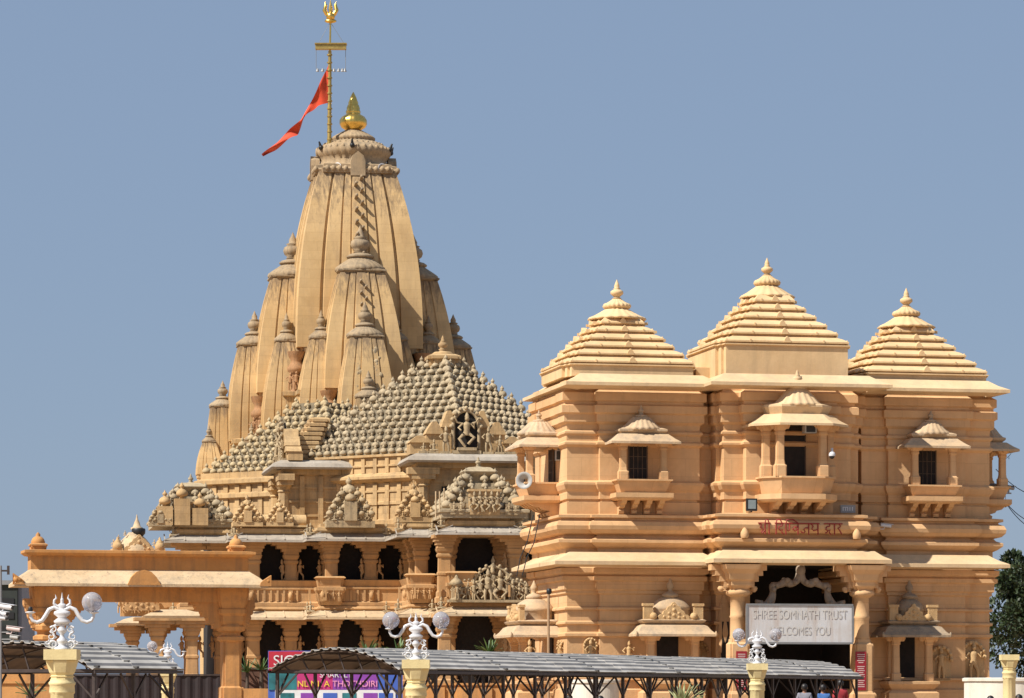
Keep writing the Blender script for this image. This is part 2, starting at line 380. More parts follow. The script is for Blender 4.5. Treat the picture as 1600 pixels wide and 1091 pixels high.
# ================================================================== the gatehouse
G = Frame((1225 - 800)/F*122.0, 122.0, 12.0, 1/45.0, EYE)
gate = thing('temple_gatehouse', 'two-storey peach gatehouse with three stepped pyramid roofs on the right', 'gatehouse', (G.X0, G.Y0, 0))
GB = -EYE*45                                        # the ground in gate units
def Wl(y): return G.w(y, G.u(1225), 0)
uL = G.u(881, 40); uLf = G.u(886, 10); u935 = G.u(935, 10); uR = G.u(1093, 0)
DEP = 240
left_wing = [(uL, 42), (uLf, 42), (uLf, 10), (u935, 10), (u935, 0), (uR, 0), (uR, DEP), (uLf, DEP), (uLf, DEP-32), (uL, DEP-32)]
v2 = G.u(1346, 10); v2b = G.u(1385, 10); v2c = G.u(1505, 10); v2d = G.u(1546, 10)
right_wing = [(v2, 10), (v2b, 10), (v2b, 0), (v2c, 0), (v2c, 10), (v2d, 10), (v2d, DEP), (v2, DEP)]
c0, c1, c2 = G.u(1119, -5), G.u(1131, -25), G.u(1166, -45)
e0, e1, e2 = G.u(1341, -5), G.u(1329, -25), G.u(1302, -45)
centre = [(c0, -4), (c1, -4), (c1, -26), (c2, -26), (c2, -44), (e2, -44), (e2, -26), (e1, -26), (e1, -4), (e0, -4), (e0, DEP-20), (c0, DEP-20)]
link_l = rect(G.u(1085, 30), G.u(1124, 30), 26, DEP-40)
link_r = rect(G.u(1334, 30), G.u(1352, 30), 26, DEP-40)
def upper_prof(d=0.0):
    P = [(0, 812), (0, 787.5), (-3, 787), (-3, 783.5), (0, 783), (0, 772), (3, 768), (6, 761), (6, 757.5), (2, 755), (0, 754), (0, 703), (5, 699), (5, 696), (1, 693),
         (1, 685), (4, 682), (4, 679), (0, 676), (1, 668), (6, 664), (6, 652.5), (10, 650), (10, 639), (5, 637), (5, 633), (9, 631), (9, 619), (3, 615), (3, 600)]
    return [(o, Wl(y) + d) for o, y in P]
def lower_prof(d=0.0):
    P = [(8, 1091), (8, 1078), (4, 1076), (4, 1064), (9, 1063), (9, 1060), (0, 1058), (0, 997), (4, 995), (4, 991), (0, 989), (0, 978), (4, 976), (4, 973), (0, 971), (0, 955), (4, 954), (4, 951),
         (0, 949), (0, 931), (3, 929), (3, 925), (6, 923), (6, 911), (10, 909), (10, 903), (6, 901), (12, 897), (12, 890), (6, 888), (6, 876)]
    return [(8, GB)] + [(o, Wl(y) + d) for o, y in P]
def band_prof(d=0.0):
    P = [(4, 880), (4, 860), (10, 857), (17, 851), (17, 846.5), (8, 843), (5, 839), (15, 836.5), (20, 831), (21, 825), (18, 819), (11, 816), (11, 814), (17, 812.5), (17, 808.5), (-2, 806)]
    return [(o, Wl(y) + d) for o, y in P]
for poly, d in ((left_wing, 0), (right_wing, .12), (link_l, .25), (link_r, .37)):
    m = MB(G.M); m.loft(poly, lower_prof(d)); m.loft(poly, upper_prof(d)); m.build('wall', M_GATE, gate)
    m = MB(G.M); m.loft(poly, band_prof(d)); m.build('string_course', M_GATE, gate)
# the centre bay is solid above the doorway only
m = MB(G.M); m.loft(centre, upper_prof(.5)); m.build('wall', M_GATE, gate)
centre_band = [(G.u(1119, -30), -22), (G.u(1132, -45), -22), (G.u(1132, -60), -58), (G.u(1335, -60), -58), (G.u(1335, -60), -22), (G.u(1352, -30), -22), (G.u(1352, -30), DEP-20), (G.u(1119, -30), DEP-20)]
m = MB(G.M); m.loft(centre_band, band_prof(.62)); m.build('string_course', M_GATE, gate)
def chajja(poly, reach, ytop, ylip, ybot, yin, d, name='eave', mat=M_GATE_EAVE, inner=1):
    m = MB(G.M)
    mid = (ytop*.42 + ylip*.58)
    m.loft(poly, [(inner, Wl(ytop) + d), (reach*.5, Wl(mid) + d), (reach, Wl(ylip) + d), (reach, Wl(ybot) + d), (inner, Wl(yin) + d)], closed=True, capb=False, capt=False)
    return m.build(name, mat, gate)
def box_of(poly, f=16): return rect(min(p[0] for p in poly), max(p[0] for p in poly), min(p[1] for p in poly) - f, max(p[1] for p in poly))
trim = lambda P, d=13: [(p[0] - (d if i in (1, 2) else 0), p[1]) for i, p in enumerate(P)]
chajja(box_of(left_wing), 32, 866, 881, 886.5, 889, 0)
chajja(trim(box_of(right_wing)), 28, 866, 881, 886.5, 889, .1)
chajja(box_of(centre_band), 22, 864, 878, 884, 887, .6)
chajja([(p[0] + (16 if i in (0, 3) else 0), p[1]) for i, p in enumerate(box_of(left_wing))], 30, 591, 606.5, 611.5, 615, 0)
chajja(trim(box_of(right_wing)), 28, 591, 606.5, 611.5, 615, .1)
cpoly = [(c0, -56), (e0, -56), (e0, DEP-20), (c0, DEP-20)]
chajja(cpoly, 30, 591, 606.5, 611.5, 615, .6)

# ---- stepped pyramid roofs
def tower_roof(cu, cv, a, b, ybase, yfas, tiers, ytop, ydisc, ypot, ytip, top_a):
    m = MB(G.M)
    w = lambda y: G.w(y, cu, cv)
    st = [(5, 16), (4, 14)]
    base = stepped(a, b, st, cu, cv)
    m.loft(base, [(0, w(ybase) - 6), (0, w(yfas) - 3), (3, w(yfas) - 2), (3, w(yfas))])
    n = tiers; hh = (w(ytop) - w(yfas))/n; ins = (a - top_a)/(n - 1)
    knob = []
    for i in range(n):
        z = w(yfas) + hh*i + .02*i; o = -ins*i
        m.loft(base if i < n-1 else base, [(o - 4, z - .5), (o - 4, z + hh*.16), (o + 1.5, z + hh*.18), (o + 1.5, z + hh*.36), (o - ins*.5, z + hh*.72), (o - ins - 4, z + hh*1.02)] if i < n - 1 else [(o - 4, z - .5), (o - 4, z + hh*.16), (o + 1.5, z + hh*.18), (o + 1.5, z + hh*.36), (o - 6, z + hh*.98)])
        aa, bb = a + o, b + o
        for sx in (-1, 1):
            for sy in (-1, 1):
                for du, dv in ((1, 31), (10, 1)):
                    knob.append((cu + sx*(aa - du), cv + sy*(bb - dv), z + hh*.30))
        # little gable in the middle of each tier, every side
        for ang in (0, 90, 180, 270):
            M2 = m.M; m.M = G.M @ Matrix.Translation((cu, cv, 0)) @ Matrix.Rotation(R(ang), 4, 'Z')
            dd = (b if ang in (0, 180) else a) + o
            m.plate([(-6, z + hh*.2), (6, z + hh*.2), (4, z + hh*.6), (0, z + hh*.9), (-4, z + hh*.6)], -dd - 2.4, -dd + 6)
            for e in (-.55, .55):
                m.box(e*aa - 1.2, e*aa + 1.2, -dd - 2.2, -dd + 4, z + hh*.18, z + hh*.5)
            m.M = M2
    for k in knob: m.ball((k[0], k[1], k[2] + 1.4), 1.7, 6, 5, sz=1.5)
    o = m.build('tower_roof', M_GATE_ROOF, gate)
    # ribbed bell, disc, pot
    d = MB(G.M); z0 = w(ytop); z1 = w(ydisc); R0 = top_a*1.04
    d.lathe((cu, cv, z0 - 2), [(R0, 0), (R0*1.04, 1.5), (R0*.98, 4), (R0*.80, (z1-z0)*.42), (R0*.58, (z1-z0)*.75), (R0*.42, (z1-z0)*1.0)], 72, rib=.035, ribn=18)
    dh = w(ypot) - z1
    d.lathe((cu, cv, z1 - 2), [(R0*.30, 0), (R0*.46, dh*.10), (R0*.50, dh*.30), (R0*.46, dh*.50), (R0*.34, dh*.62), (R0*.26, dh*.75), (R0*.16, dh*.95)], 72, rib=.05, ribn=18)
    d.build('ribbed_dome', M_GATE_ROOF, o)
    k = MB(G.M); kalasha(k, (cu, cv, w(ypot) - 3), w(ytip) - w(ypot) + 3); k.build('finial', M_GATE_ROOF, o)
cv0 = 92
ctr = lambda x, v: G.u(x, v)
a_l = (G.u(1085, 0) - G.u(888, 0))/2 + 5
tower_roof((G.u(888, 0) + G.u(1085, 0))/2 - 1, cv0, a_l, 102, 592, 579, 6, 499, 482, 465, 437, 42)
tower_roof((G.u(1128, -30) + G.u(1330, -30))/2, 80, (G.u(1330, -30) - G.u(1128, -30))/2 + 3, 112, 592, 549, 6, 465, 446, 428, 403, 40)
tower_roof((G.u(1346, 0) + G.u(1547, 0))/2 - 2, cv0, (G.u(1547, 0) - G.u(1346, 0))/2 + 1, 102, 600, 593, 6, 512, 494, 477, 450, 42)
m = MB(G.M)
m.box(G.u(1080, 60), G.u(1130, 60), 30, DEP-60, Wl(590) - 4, Wl(574)); m.build('roof_slab', M_GATE_ROOF, gate)
m = MB(G.M); m.box(G.u(1330, 60), G.u(1352, 60), 30, DEP-60, Wl(590) - 4, Wl(577))
m.build('roof_slab', M_GATE_ROOF, gate)

# ---- balconies
def balcony(M, Wd, proj, cham=0.0, k=1.0, big=False, roofmat=M_KIOSK_ROOF, y=None, pool=0):
    Y = dict(bb=808, sb=784, st=775, pt=754, lip=698, et=684, ul=677, ut=656, ft=638)
    if y: Y.update(y)
    z = {q: Wl(Y[q]) for q in Y}
    h = Wd/2
    if cham: P = [(-h, 6), (-h, -(proj-cham)), (-h+cham, -proj), (h-cham, -proj), (h, -(proj-cham)), (h, 6)]
    else: P = [(-h, 6), (-h, -proj), (h, -proj), (h, 6)]
    m = MB(M)
    m.loft(P, [(-7, z['st'] - 1), (-7, z['st']), (0, z['pt'] - 3), (2.5, z['pt'] - 2.5), (2.5, z['pt'])])
    m.loft(P, [(-2, z['sb'] - 2), (2, z['sb']), (3.5, z['sb'] + 2), (3.5, z['st']), (-3, z['st'] + .5)])
    o = m.build('balcony', M_GATE, gate)
    # scrolled brackets
    nb = 4
    hb = z['sb'] - z['bb'] - 1
    for i in range(nb):
        u = -h*.72 + i*(h*1.44/(nb-1)) if not cham else -h*.60 + i*(h*1.2/(nb-1))
        b = MB(M)
        sp = [(4, z['sb'] - 1), (4, z['bb']), (-proj*.12, z['bb']), (-proj*.30, z['bb'] + hb*.10), (-proj*.34, z['bb'] + hb*.28), (-proj*.22, z['bb'] + hb*.40), (-proj*.46, z['bb'] + hb*.52), (-proj*.52, z['bb'] + hb*.66), (-proj*.74, z['bb'] + hb*.74), (-proj*.92, z['sb'] - 1)]
        side_plate(b, u - 4.2*k, u + 4.2*k, sp)
        b.build('bracket', M_GATE, o)
    # columns
    r = 4.5*k if not big else 5.2
    spots = [(-h + 10*k, -proj + 8*k), (h - 10*k, -proj + 8*k)] if not cham else [(-h+cham, -proj + 9), (h-cham, -proj + 9), (-h + 7, -(proj-cham) + 4), (h - 7, -(proj-cham) + 4)]
    for u, v in spots:
        c = MB(M); hh = z['lip'] - z['pt'] + 2
        pl = stepped(1, 1, [(.25, .25)])
        c.rings([[(u + p[0]*r*s, v + p[1]*r*s, z['pt'] + q*hh) for p in pl] for s, q in [(1.7, 0), (1.7, .2), (1.35, .23), (1.15, .32), (1.1, .78), (1.35, .8), (1.35, .84), (1.2, .86), (1.7, .9), (2.2, .96), (2.4, 1.0)]])
        for sx in (-1, 1): c.lathe((u + sx*r*2.2, v, z['pt'] + hh*.90), [(r*.5, 0), (r*.9, hh*.05), (r*1.0, hh*.1)], 8)
        c.build('column', M_GATE, o)
    # roof: sloping eave, fluted second lip, ribbed bell, pot
    rf = MB(M); e = 13*k if not big else 20
    rf.loft(P, [(-6, z['lip'] + 3), (e, z['lip'] - 2), (e, z['lip'] + 1.5), (e*.45, z['lip'] + (z['et'] - z['lip'])*.45), (-3*k, z['et']), (-8*k, z['et'] + .5)])
    rf.loft(P, [(-9*k, z['et']), (-4*k, z['ul'] - 2.5), (-4*k, z['ul'] + .5), (-11*k, z['ul'] + 3)])
    top = (z['ut'] - z['ul'])
    sx, sy = ((h - 12*k), max(proj*.62, 14)) if not big else (36, 28)
    rf.lathe((0, -proj*.42, z['ul'] - 1), [(1.0, 0), (1.06, 2.2), (.98, 5), (.80, top*.45), (.55, top*.85), (.42, top*1.0)], 72, rib=.045, ribn=18, sx=sx, sy=sy)
    ro = rf.build('canopy_roof', roofmat, o)
    fn = MB(M); finial(fn, (0, -proj*.42, z['ut'] - 1.5), z['ft'] - z['ut'] + 1.5); fn.build('finial', roofmat, o)
    # window with glazing bars behind
    w = MB(M); ww = 16*k if not big else 24
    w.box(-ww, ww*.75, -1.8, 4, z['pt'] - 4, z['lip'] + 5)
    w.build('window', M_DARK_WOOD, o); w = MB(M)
    for q in (-.55, -.12, .32) if not big else (): w.box(ww*q - .5, ww*q + .5, -2.6, -1.0, z['pt'] - 3, z['lip'] + 4)
    for q in (.33, .66) if not big else (): w.box(-ww + .6, ww*.75 - .6, -2.4, -1.0, z['pt'] + (z['lip'] - z['pt'])*q - .5, z['pt'] + (z['lip'] - z['pt'])*q + .5)
    for a, b in ((-ww - 1.5, -ww + .3), (ww*.75 - .3, ww*.75 + 1.5)): w.box(a, b, -3, 0, z['pt'] - 4, z['lip'] + 5)
    w.build('window_bars', M_GRILLE, o)
    return o
balcony(G.sub(G.u(1003, -20), 0), 84, 36)
balcony(G.sub(G.u(1456, -20), 0), 82, 36, y=dict(pt=757))
balcony(G.sub(uLf, 112, -90), 84, 52)
balcony(G.sub(v2d, 66, 90), 84, 38, y=dict(lip=697))
balcony(G.sub(G.u(1247, -70), -44), 116, 52, 24, 1.1, True, M_GATE_EAVE, dict(bb=811, sb=787, st=777, pt=750, lip=671, et=654, ul=640, ut=613, ft=584))

# ---- doorway of the centre bay
uD0, uD1 = G.u(1172, -20), G.u(1335, -20)
for x0, x1 in ((1119, 1172), (1335, 1341)):
    m = MB(G.M); a, b = G.u(x0, -4), G.u(x1, -4)
    m.loft(rect(a, b, -3 if x0 < 1200 else -2, DEP-20), lower_prof(.7)); m.build('wall', M_GATE, gate)
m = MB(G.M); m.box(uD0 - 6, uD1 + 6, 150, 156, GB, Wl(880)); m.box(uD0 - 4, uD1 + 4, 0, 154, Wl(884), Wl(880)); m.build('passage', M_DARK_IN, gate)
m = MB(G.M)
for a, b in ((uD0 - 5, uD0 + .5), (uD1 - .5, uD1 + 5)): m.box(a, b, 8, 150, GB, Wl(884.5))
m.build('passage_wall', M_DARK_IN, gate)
# narrow dark side door left of the pillar
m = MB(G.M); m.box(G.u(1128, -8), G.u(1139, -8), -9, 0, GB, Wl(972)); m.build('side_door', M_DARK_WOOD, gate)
m = MB(G.M); m.lathe((G.u(1133, -8), -4, Wl(960)), [(9, -60), (11, -30), (10, 0), (6, 20), (1, 32)], 16, sy=.5); m.build('side_door_arch', M_GATE, gate)
def great_pillar(x):
    m = MB(G.M); u = G.u(x, -70); v = -68
    w = lambda y: Wl(y)
    sq = stepped(1, 1, [(.22, .22)])
    def ring(k, y): return [(u + p[0]*k, v + p[1]*k, w(y)) for p in sq]
    m.rings([ring(19, 1091), ring(19, 1085), ring(15, 1080), ring(15, 1008), ring(12, 1005), ring(11.5, 1000)])
    m.lathe((u, v, 0), [(11.5, w(1001)), (12.5, w(998)), (11.5, w(995)), (11.3, w(968)), (12.6, w(966)), (11.3, w(963)), (11, w(936)), (15, w(934)), (19, w(931)), (19.5, w(927)), (16, w(924)), (13, w(922))], 24)
    m.loft(stepped(16, 16, [(4, 4)], u, v), [(-2, w(924)), (3, w(918)), (3, w(912)), (6, w(909)), (8, w(900)), (13, w(893)), (15, w(886))])
    for sx in (-1, 1):                                   # stepped bracket arms
        for q, (r0, ya, yb) in enumerate([(24, 921, 912), (31, 912, 903), (38, 903, 895), (44, 895, 886)]):
            m.box(min(u, u + sx*r0), max(u, u + sx*r0), v - 9 - q*.3, v + 9 + q*.3, w(ya) + .1*q, w(yb) + .1*q)
        m.lathe((u + sx*26, v, w(928)), [(2, 0), (5, 3), (6, 6), (4, 9)], 10)
    figure(m, (u - 22, v - 8, w(927)), 12, 'sit', seed=int(x))
    m.rings([ring(20, 1091), [(p[0], p[1], GB) for p in ring(21, 1091)]])
    return m.build('pillar', M_GATE, gate)
great_pillar(1153); great_pillar(1347)
# wavy garland arch between the pillars
m = MB(G.M); pts = []
cx = (G.u(1153, -60) + G.u(1347, -60))/2
for sg in (-1, 1):
    path = []
    for i in range(40):
        t = i/39; x = 66*(1 - t); zc = Wl(944) + 50*t - 7*math.sin(t*PI*3.0)
        path.append((cx + sg*(x + 4*math.sin(t*PI*6)), -60, zc + 4*math.cos(t*PI*6)))
    m.tube(path, [6.0 + 1.0*math.sin(i*.9) for i in range(40)], 8)
    for i in range(3, 38, 5):
        p = path[i]; m.ball((p[0], -66, p[2]), 4.2, 8, 6)
m.ball((cx, -62, Wl(893)), 8, 10, 8, sz=1.2)
M_ARCH = stone('grey_arch_stone', (0.34, 0.27, 0.20), (0.15, 0.12, 0.1), 0.4, 3.0, .3, .4)
m.build('garland_arch', M_ARCH, gate)

# ---- lotus bosses and gable heads on the string course
for x in (1163, 1338):
    m = MB(G.M); u = G.u(x, -76); m.lathe((u, -78, Wl(845)), [(5.5, 0), (6.5, 3), (6.5, 8), (4, 13), (1, 16)], 12); m.build('boss', M_GATE, gate)

# ---- ground-storey kiosks
def kiosk(M, half, proj, ylip=993, base=True, roofmat=M_KIOSK_ROOF, dark=True, gableu=0):
    z = lambda y: Wl(y)
    P = [(-half, 6), (-half, -proj), (half, -proj), (half, 6)]
    m = MB(M)
    m.loft(P, [(2, GB), (2, z(1083)), (-2, z(1080)), (-5, z(1078)), (3, z(1069)), (3, z(1065)), (-4, z(1064))])
    o = m.build('kiosk', M_GATE, gate)
    for sx in (-1, 1):
        c = MB(M); u, v = sx*(half - 12), -proj + 9; w0, w1 = z(1066), z(ylip) + 3; hh = w1 - w0
        pl = stepped(1, 1, [(.25, .25)])
        c.rings([[(u + p[0]*6*s, v + p[1]*6*s, w0 + q*hh) for p in pl] for s, q in [(1.25, 0), (1.25, .17), (1.0, .19), (.95, .5), (.9, .76), (1.1, .78), (1.1, .82), (1.4, .86), (1.9, .93), (2.1, 1.0)]])
        for s2 in (-1, 1): c.lathe((u + s2*11, v, w1 - hh*.16), [(3, 0), (5.5, hh*.05), (6.0, hh*.15)], 8)
        c.build('column', M_GATE, o)
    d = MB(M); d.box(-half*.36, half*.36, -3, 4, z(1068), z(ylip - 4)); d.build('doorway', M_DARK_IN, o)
    rf = MB(M); e = 17; H = z(ylip - 17) - z(ylip)
    rf.loft(P, [(-6, z(ylip) + 2), (e, z(ylip) - 3), (e, z(ylip) + .5), (e*.62, z(ylip) + H*.35), (e*.3, z(ylip) + H*.78), (-4, z(ylip) + H)])
    for sx in (-1, 1): rf.lathe((sx*(half + e - 1), -proj - e + 1, z(ylip) - 2), [(1.5, 0), (2.5, 3), (1, 7)], 8)
    zz = z(ylip) + H
    rf.loft(P, [(-3, zz - .5), (2, zz + 2), (4, zz + 5), (-2, zz + 7), (-8, zz + 8)])
    t0 = zz + 7
    sh = half - 16
    rf.lathe((0, -proj*.45, t0), [(1, 0), (1.0, 14), (1.08, 16), (1.0, 20), (.82, 27), (.5, 33), (.3, 35)], 40, sx=sh, sy=proj*.5)
    rf.build('canopy_roof', roofmat, o)
    fn = MB(M); fn.lathe((0, -proj*.45, t0 + 33), [(10, 0), (13, 2), (13.5, 5), (9, 8), (4, 10), (3, 12), (6, 16), (6, 20), (3, 25), (1, 30)], 16); fn.build('finial', roofmat, o)
    gb = MB(M); carved_gable(gb, gableu, -proj + 2, zz + 6, half*1.05, 27, 7)
    for sx in (-1, 1):
        gb.box(sx*(half - 7) - 7, sx*(half - 7) + 7, -proj + 1, -proj + 9, zz + 6, zz + 30)
        gb.box(sx*(half - 7) - 8.5, sx*(half - 7) + 8.5, -proj + 0, -proj + 10, zz + 27, zz + 31)
        gb.ball((sx*(half - 15), -proj + 1, zz + 11), 6, 8, 6)
    gb.build('carved_gable', M_CARVED, o)
    return o
kiosk(G.sub(G.u(1049, -25), 0), 47, 40)
kiosk(G.sub(G.u(1423, -25), 0), 39, 40, roofmat=stone('dark_stained_kiosk_roof', (0.40, 0.30, 0.20), (0.12, 0.11, 0.10), 0.7, 1.5, .5, .35, spots=.5, spotcol=(.1, .09, .08)))
kiosk(G.sub(uL, 128, -90), 46, 62, gableu=0)

# ---- relief figures on the ground storey
def relief(M, u, v, y0, y1, pose, niche=True, seed=0):
    m = MB(M); w0, w1 = Wl(y0), Wl(y1); h = w1 - w0
    if niche:
        P = [(-.42, -.04), (.42, -.04), (.40, .75), (.25, .98), (0, 1.08), (-.25, .98), (-.40, .75)]
        m.plate([(u + a*h*.9, w0 + b*h) for a, b in P], v - .5, v + 4)
        ring = [(u + .40*h*.9*math.cos(t), v - 2, w0 + h*.62 + .42*h*math.sin(t)) for t in [PI*i/14 for i in range(15)]]
        m.tube(ring, h*.06, 6)
        for i in range(0, 15, 2): m.ball((ring[i][0], v - 4, ring[i][2]), h*.07, 6, 5)
    m.box(u - .3*h, u + .3*h, v - 7, v + 2, w0 - h*.08, w0)
    figure(m, (u, v - 4, w0), h*(1.0 if pose != 'sit' else 1.35), pose, .2*((seed % 3) - 1), seed)
    return m.build('relief_figure', M_CARVED, gate)
relief(G.M, G.u(922, 8), 8, 1028, 1000, 'sit', True, 1)
relief(G.M, G.u(981, -2), -2, 1030, 1002, 'sit', False, 2)
relief(G.M, G.u(1469, -2), -2, 1060, 1012, 'stand', True, 4)
relief(G.M, G.u(1519, 8), 8, 1060, 1005, 'stand', True, 5)
relief(G.M, G.u(1100, -2), -2 + 28, 1040, 1005, 'stand', True, 6)
relief(G.M, G.u(884, 40), 38, 1030, 1003, 'stand', True, 7)
relief(G.sub(uL, 58, -90), 0, 0, 1030, 1003, 'stand', True, 8)
relief(G.M, G.u(826, 66), 58, 1030, 1001, 'sit', False, 9)

# ---- red painted name on the string course, drawn as strokes (Devanagari)
GLY = {
 'shri': (0.95, [[(.06,.95),(.22,.92),(.26,.74),(.14,.60),(.30,.56),(.36,.36),(.22,.16)], [(.55,1),(.55,0)], [(.55,.36),(.30,.06)], [(.86,1),(.86,0)], [(.55,1),(.58,1.26),(.74,1.34),(.86,1.0)]]),
 'di': (0.80, [[(.10,1),(.10,0)], [(.10,1),(.16,1.30),(.40,1.34),(.56,1.02)], [(.56,1),(.56,.76),(.34,.70),(.28,.48),(.44,.34),(.60,.46),(.52,.22),(.68,.02)]]),
 'gvi': (1.15, [[(.06,1),(.06,0)], [(.06,1),(.14,1.32),(.60,1.34),(1.0,1.02)], [(.34,1),(.34,.40),(.24,.30),(.18,.40)], [(1.0,.62),(.76,.68),(.60,.48),(.76,.30),(1.0,.52)], [(1.0,1),(1.0,0)]]),
 'ja': (0.80, [[(.68,1),(.68,0)], [(.68,.60),(.42,.60),(.30,.44),(.40,.26),(.30,.14),(.12,.20),(.06,.34)]]),
 'ya': (0.72, [[(.60,1),(.60,0)], [(.06,.98),(.22,.74),(.12,.54),(.28,.34),(.60,.48)]]),
 'dva': (0.95, [[(.44,1),(.44,.76),(.20,.70),(.14,.48),(.30,.34),(.48,.46),(.40,.22),(.56,.02)], [(.30,.34),(.18,.14),(.08,.20)], [(.82,1),(.82,0)]]),
 'ra': (0.50, [[(.20,1),(.34,.78),(.14,.56),(.24,.46),(.44,.06)]]),
}
tx = MB(G.M); u = G.u(1184, -78); sc = Wl(819) - Wl(839); x = 0.0; vv = -58 - 21.8
widths = sum(GLY[g_][0] for w_ in (['shri'], ['di', 'gvi', 'ja', 'ya'], ['dva', 'ra']) for g_ in w_) + .7
ux = (G.u(1316, -78) - u)/widths
for word in (['shri'], ['di', 'gvi', 'ja', 'ya'], ['dva', 'ra']):
    xs = x
    for g_ in word:
        wd, strokes = GLY[g_]
        for s_ in strokes:
            tx.tube([(u + (x + a)*ux, vv, Wl(839) + b*sc*.86) for a, b in s_], 1.0, 6)
        x += wd
    tx.tube([(u + xs*ux, vv, Wl(839) + sc*.86), (u + x*ux, vv, Wl(839) + sc*.86)], 1.0, 6)
    x += .35
lt = tx.build('painted_name', M_RED_PAINT, gate)
# ================================================================== the temple
T = Frame((692 - 800)/F*232.0, 232.0, 9.0)           # under the apex of the hall roof
S = Frame((552 - 800)/F*267.0, 267.0, 9.0)           # under the great spire
temple = thing('hindu_temple', 'great sandstone temple with a tall curved spire and a grey bell-studded hall roof', 'temple', (T.X0, T.Y0, 0))

half_l = [(-2.8, -18), (-2.8, -14), (-4.8, -14), (-4.8, -8), (-9.8, -8), (-9.8, -6), (-14.6, -6), (-14.6, -4), (-18.5, -4)]
fl = list(reversed(half_l)); fr = [(-a, b) for a, b in half_l]
br = [(a, -b) for a, b in reversed(fr)]; bl = [(a, -b) for a, b in half_l]
OUT = fl + fr + br + bl                               # counter-clockwise
Z1, Z2 = 6.65, 11.6                                   # the two eave lips
m = MB(T.M); m.loft(OUT, [(-.6, 0), (-.6, .5), (-.9, .6), (-.9, 1.6), (-.7, 1.7), (-.7, 2.0), (-1.0, 2.1), (-1.0, 2.5)]); m.build('plinth', M_TEMPLE_LOW, temple)
m = MB(T.M); m.loft(OUT, [(-1.25, 6.75), (-1.25, 7.1), (-1.0, 7.2), (-.85, 7.35), (-.95, 7.52)]); m.build('floor_slab', M_TEMPLE_LOW, temple)
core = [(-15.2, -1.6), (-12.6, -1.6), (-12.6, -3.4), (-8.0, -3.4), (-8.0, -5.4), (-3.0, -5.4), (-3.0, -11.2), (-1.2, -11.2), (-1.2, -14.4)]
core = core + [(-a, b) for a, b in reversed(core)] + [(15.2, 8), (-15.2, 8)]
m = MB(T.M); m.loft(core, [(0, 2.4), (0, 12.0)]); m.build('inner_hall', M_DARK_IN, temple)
m = MB(T.M); m.loft(OUT, [(-1.3, 11.55), (-1.3, 12.05), (-.85, 12.15), (-.7, 12.3), (-.75, 12.5), (-1.0, 12.55), (-1.0, 12.75)]); m.build('roof_slab', M_TEMPLE, temple)
def temple_eave(z, mat, name='eave'):
    m = MB(T.M)
    m.loft(OUT, [(-1.4, z + .62), (-.9, z + .56), (-.45, z + .38), (0, z + .16), (.02, z), (-.5, z + .12), (-1.4, z + .26)], closed=True)
    for i in range(len(OUT)):                          # raised joints between the slabs
        a, b = Vector(OUT[i]), Vector(OUT[(i+1) % len(OUT)])
        if max(a.y, b.y) > 5: continue
        L = (b - a).length; n = Vector(((b-a).y, -(b-a).x)).normalized(); k = max(1, round(L/1.15))
        for j in range(k + 1):
            p = a + (b - a)*(j/k)
            q0 = p + n*.03; q1 = p - n*.92
            m.bar((q0.x, q0.y, z + .17), (q1.x, q1.y, z + .58), .07, .05)
    return m.build(name, mat, temple)
temple_eave(Z1, M_EAVE_PALE); temple_eave(Z2, M_EAVE_GREY)

# ---- columns of both storeys, parapet panels of the upper one
ring1 = [(math.copysign(2.15, a) if abs(a) < 1.2 and b < -15 else a, b) for a, b in offset(OUT, -1.75)]
done = []
def spots_on(ring):
    out = []
    n = len(ring)
    for i in range(n):
        a, b = Vector(ring[i]), Vector(ring[(i+1) % n])
        if a.y > 1 or b.y > 1.5: continue
        L = (b - a).length; k = max(1, round(L/2.45)) if a.y > -16 or b.y > -16 else 1; ax = abs((b-a).x) > abs((b-a).y)
        for j in range(k + 1):
            p = a + (b-a)*(j/k)
            if all((p - q[0]).length > .9 for q in out): out.append((p, ax))
    return out
for p, ax in spots_on(ring1):
    for z0, z1 in ((2.45, 6.8), (7.5, 11.65)):
        m = MB(T.M)
        column(m, p.x, p.y, z0, z1, .42, .42, .62 if ax else .12)
        if ax:                                            # small bracket figures beside the shaft
            for sx in (-1, 1): figure(m, (p.x + sx*.5, p.y - .2, z0 + (z1-z0)*.42), (z1-z0)*.30, 'stand', .5*sx, 3)
        m.build('column', M_TEMPLE_LOW, temple)
m = MB(T.M)
m.loft(OUT, [(-1.2, 7.5), (-1.05, 7.55), (-1.05, 7.75), (-1.2, 7.85), (-1.2, 8.55), (-1.1, 8.62), (-1.1, 8.72), (-1.2, 8.78), (-1.0, 9.18), (-1.15, 9.22), (-1.75, 9.22), (-1.75, 7.5)], closed=True)
for i in range(len(OUT)):
    a, b = Vector(OUT[i]), Vector(OUT[(i+1) % len(OUT)])
    if a.y > 1 or b.y > 1.5: continue
    L = (b - a).length; d = (b-a).normalized(); n = Vector((d.y, -d.x)); k = max(1, int((L - .6)/.42))
    for j in range(k + 1):
        s = .3 + (L - .6)*j/max(k, 1)
        if L < 2.2 and j not in (0, k): continue
        p = a + d*s - n*1.16
        big = (j % 6 == 3)
        m.bar((p.x, p.y, 7.84), (p.x, p.y, 8.56), .26 if big else .12, .22 if big else .14)
        if big: m.ball((p.x + n.x*.1, p.y + n.y*.1, 8.2), .17, 6, 5, sz=1.6)
m.build('parapet', M_TEMPLE_LOW, temple)
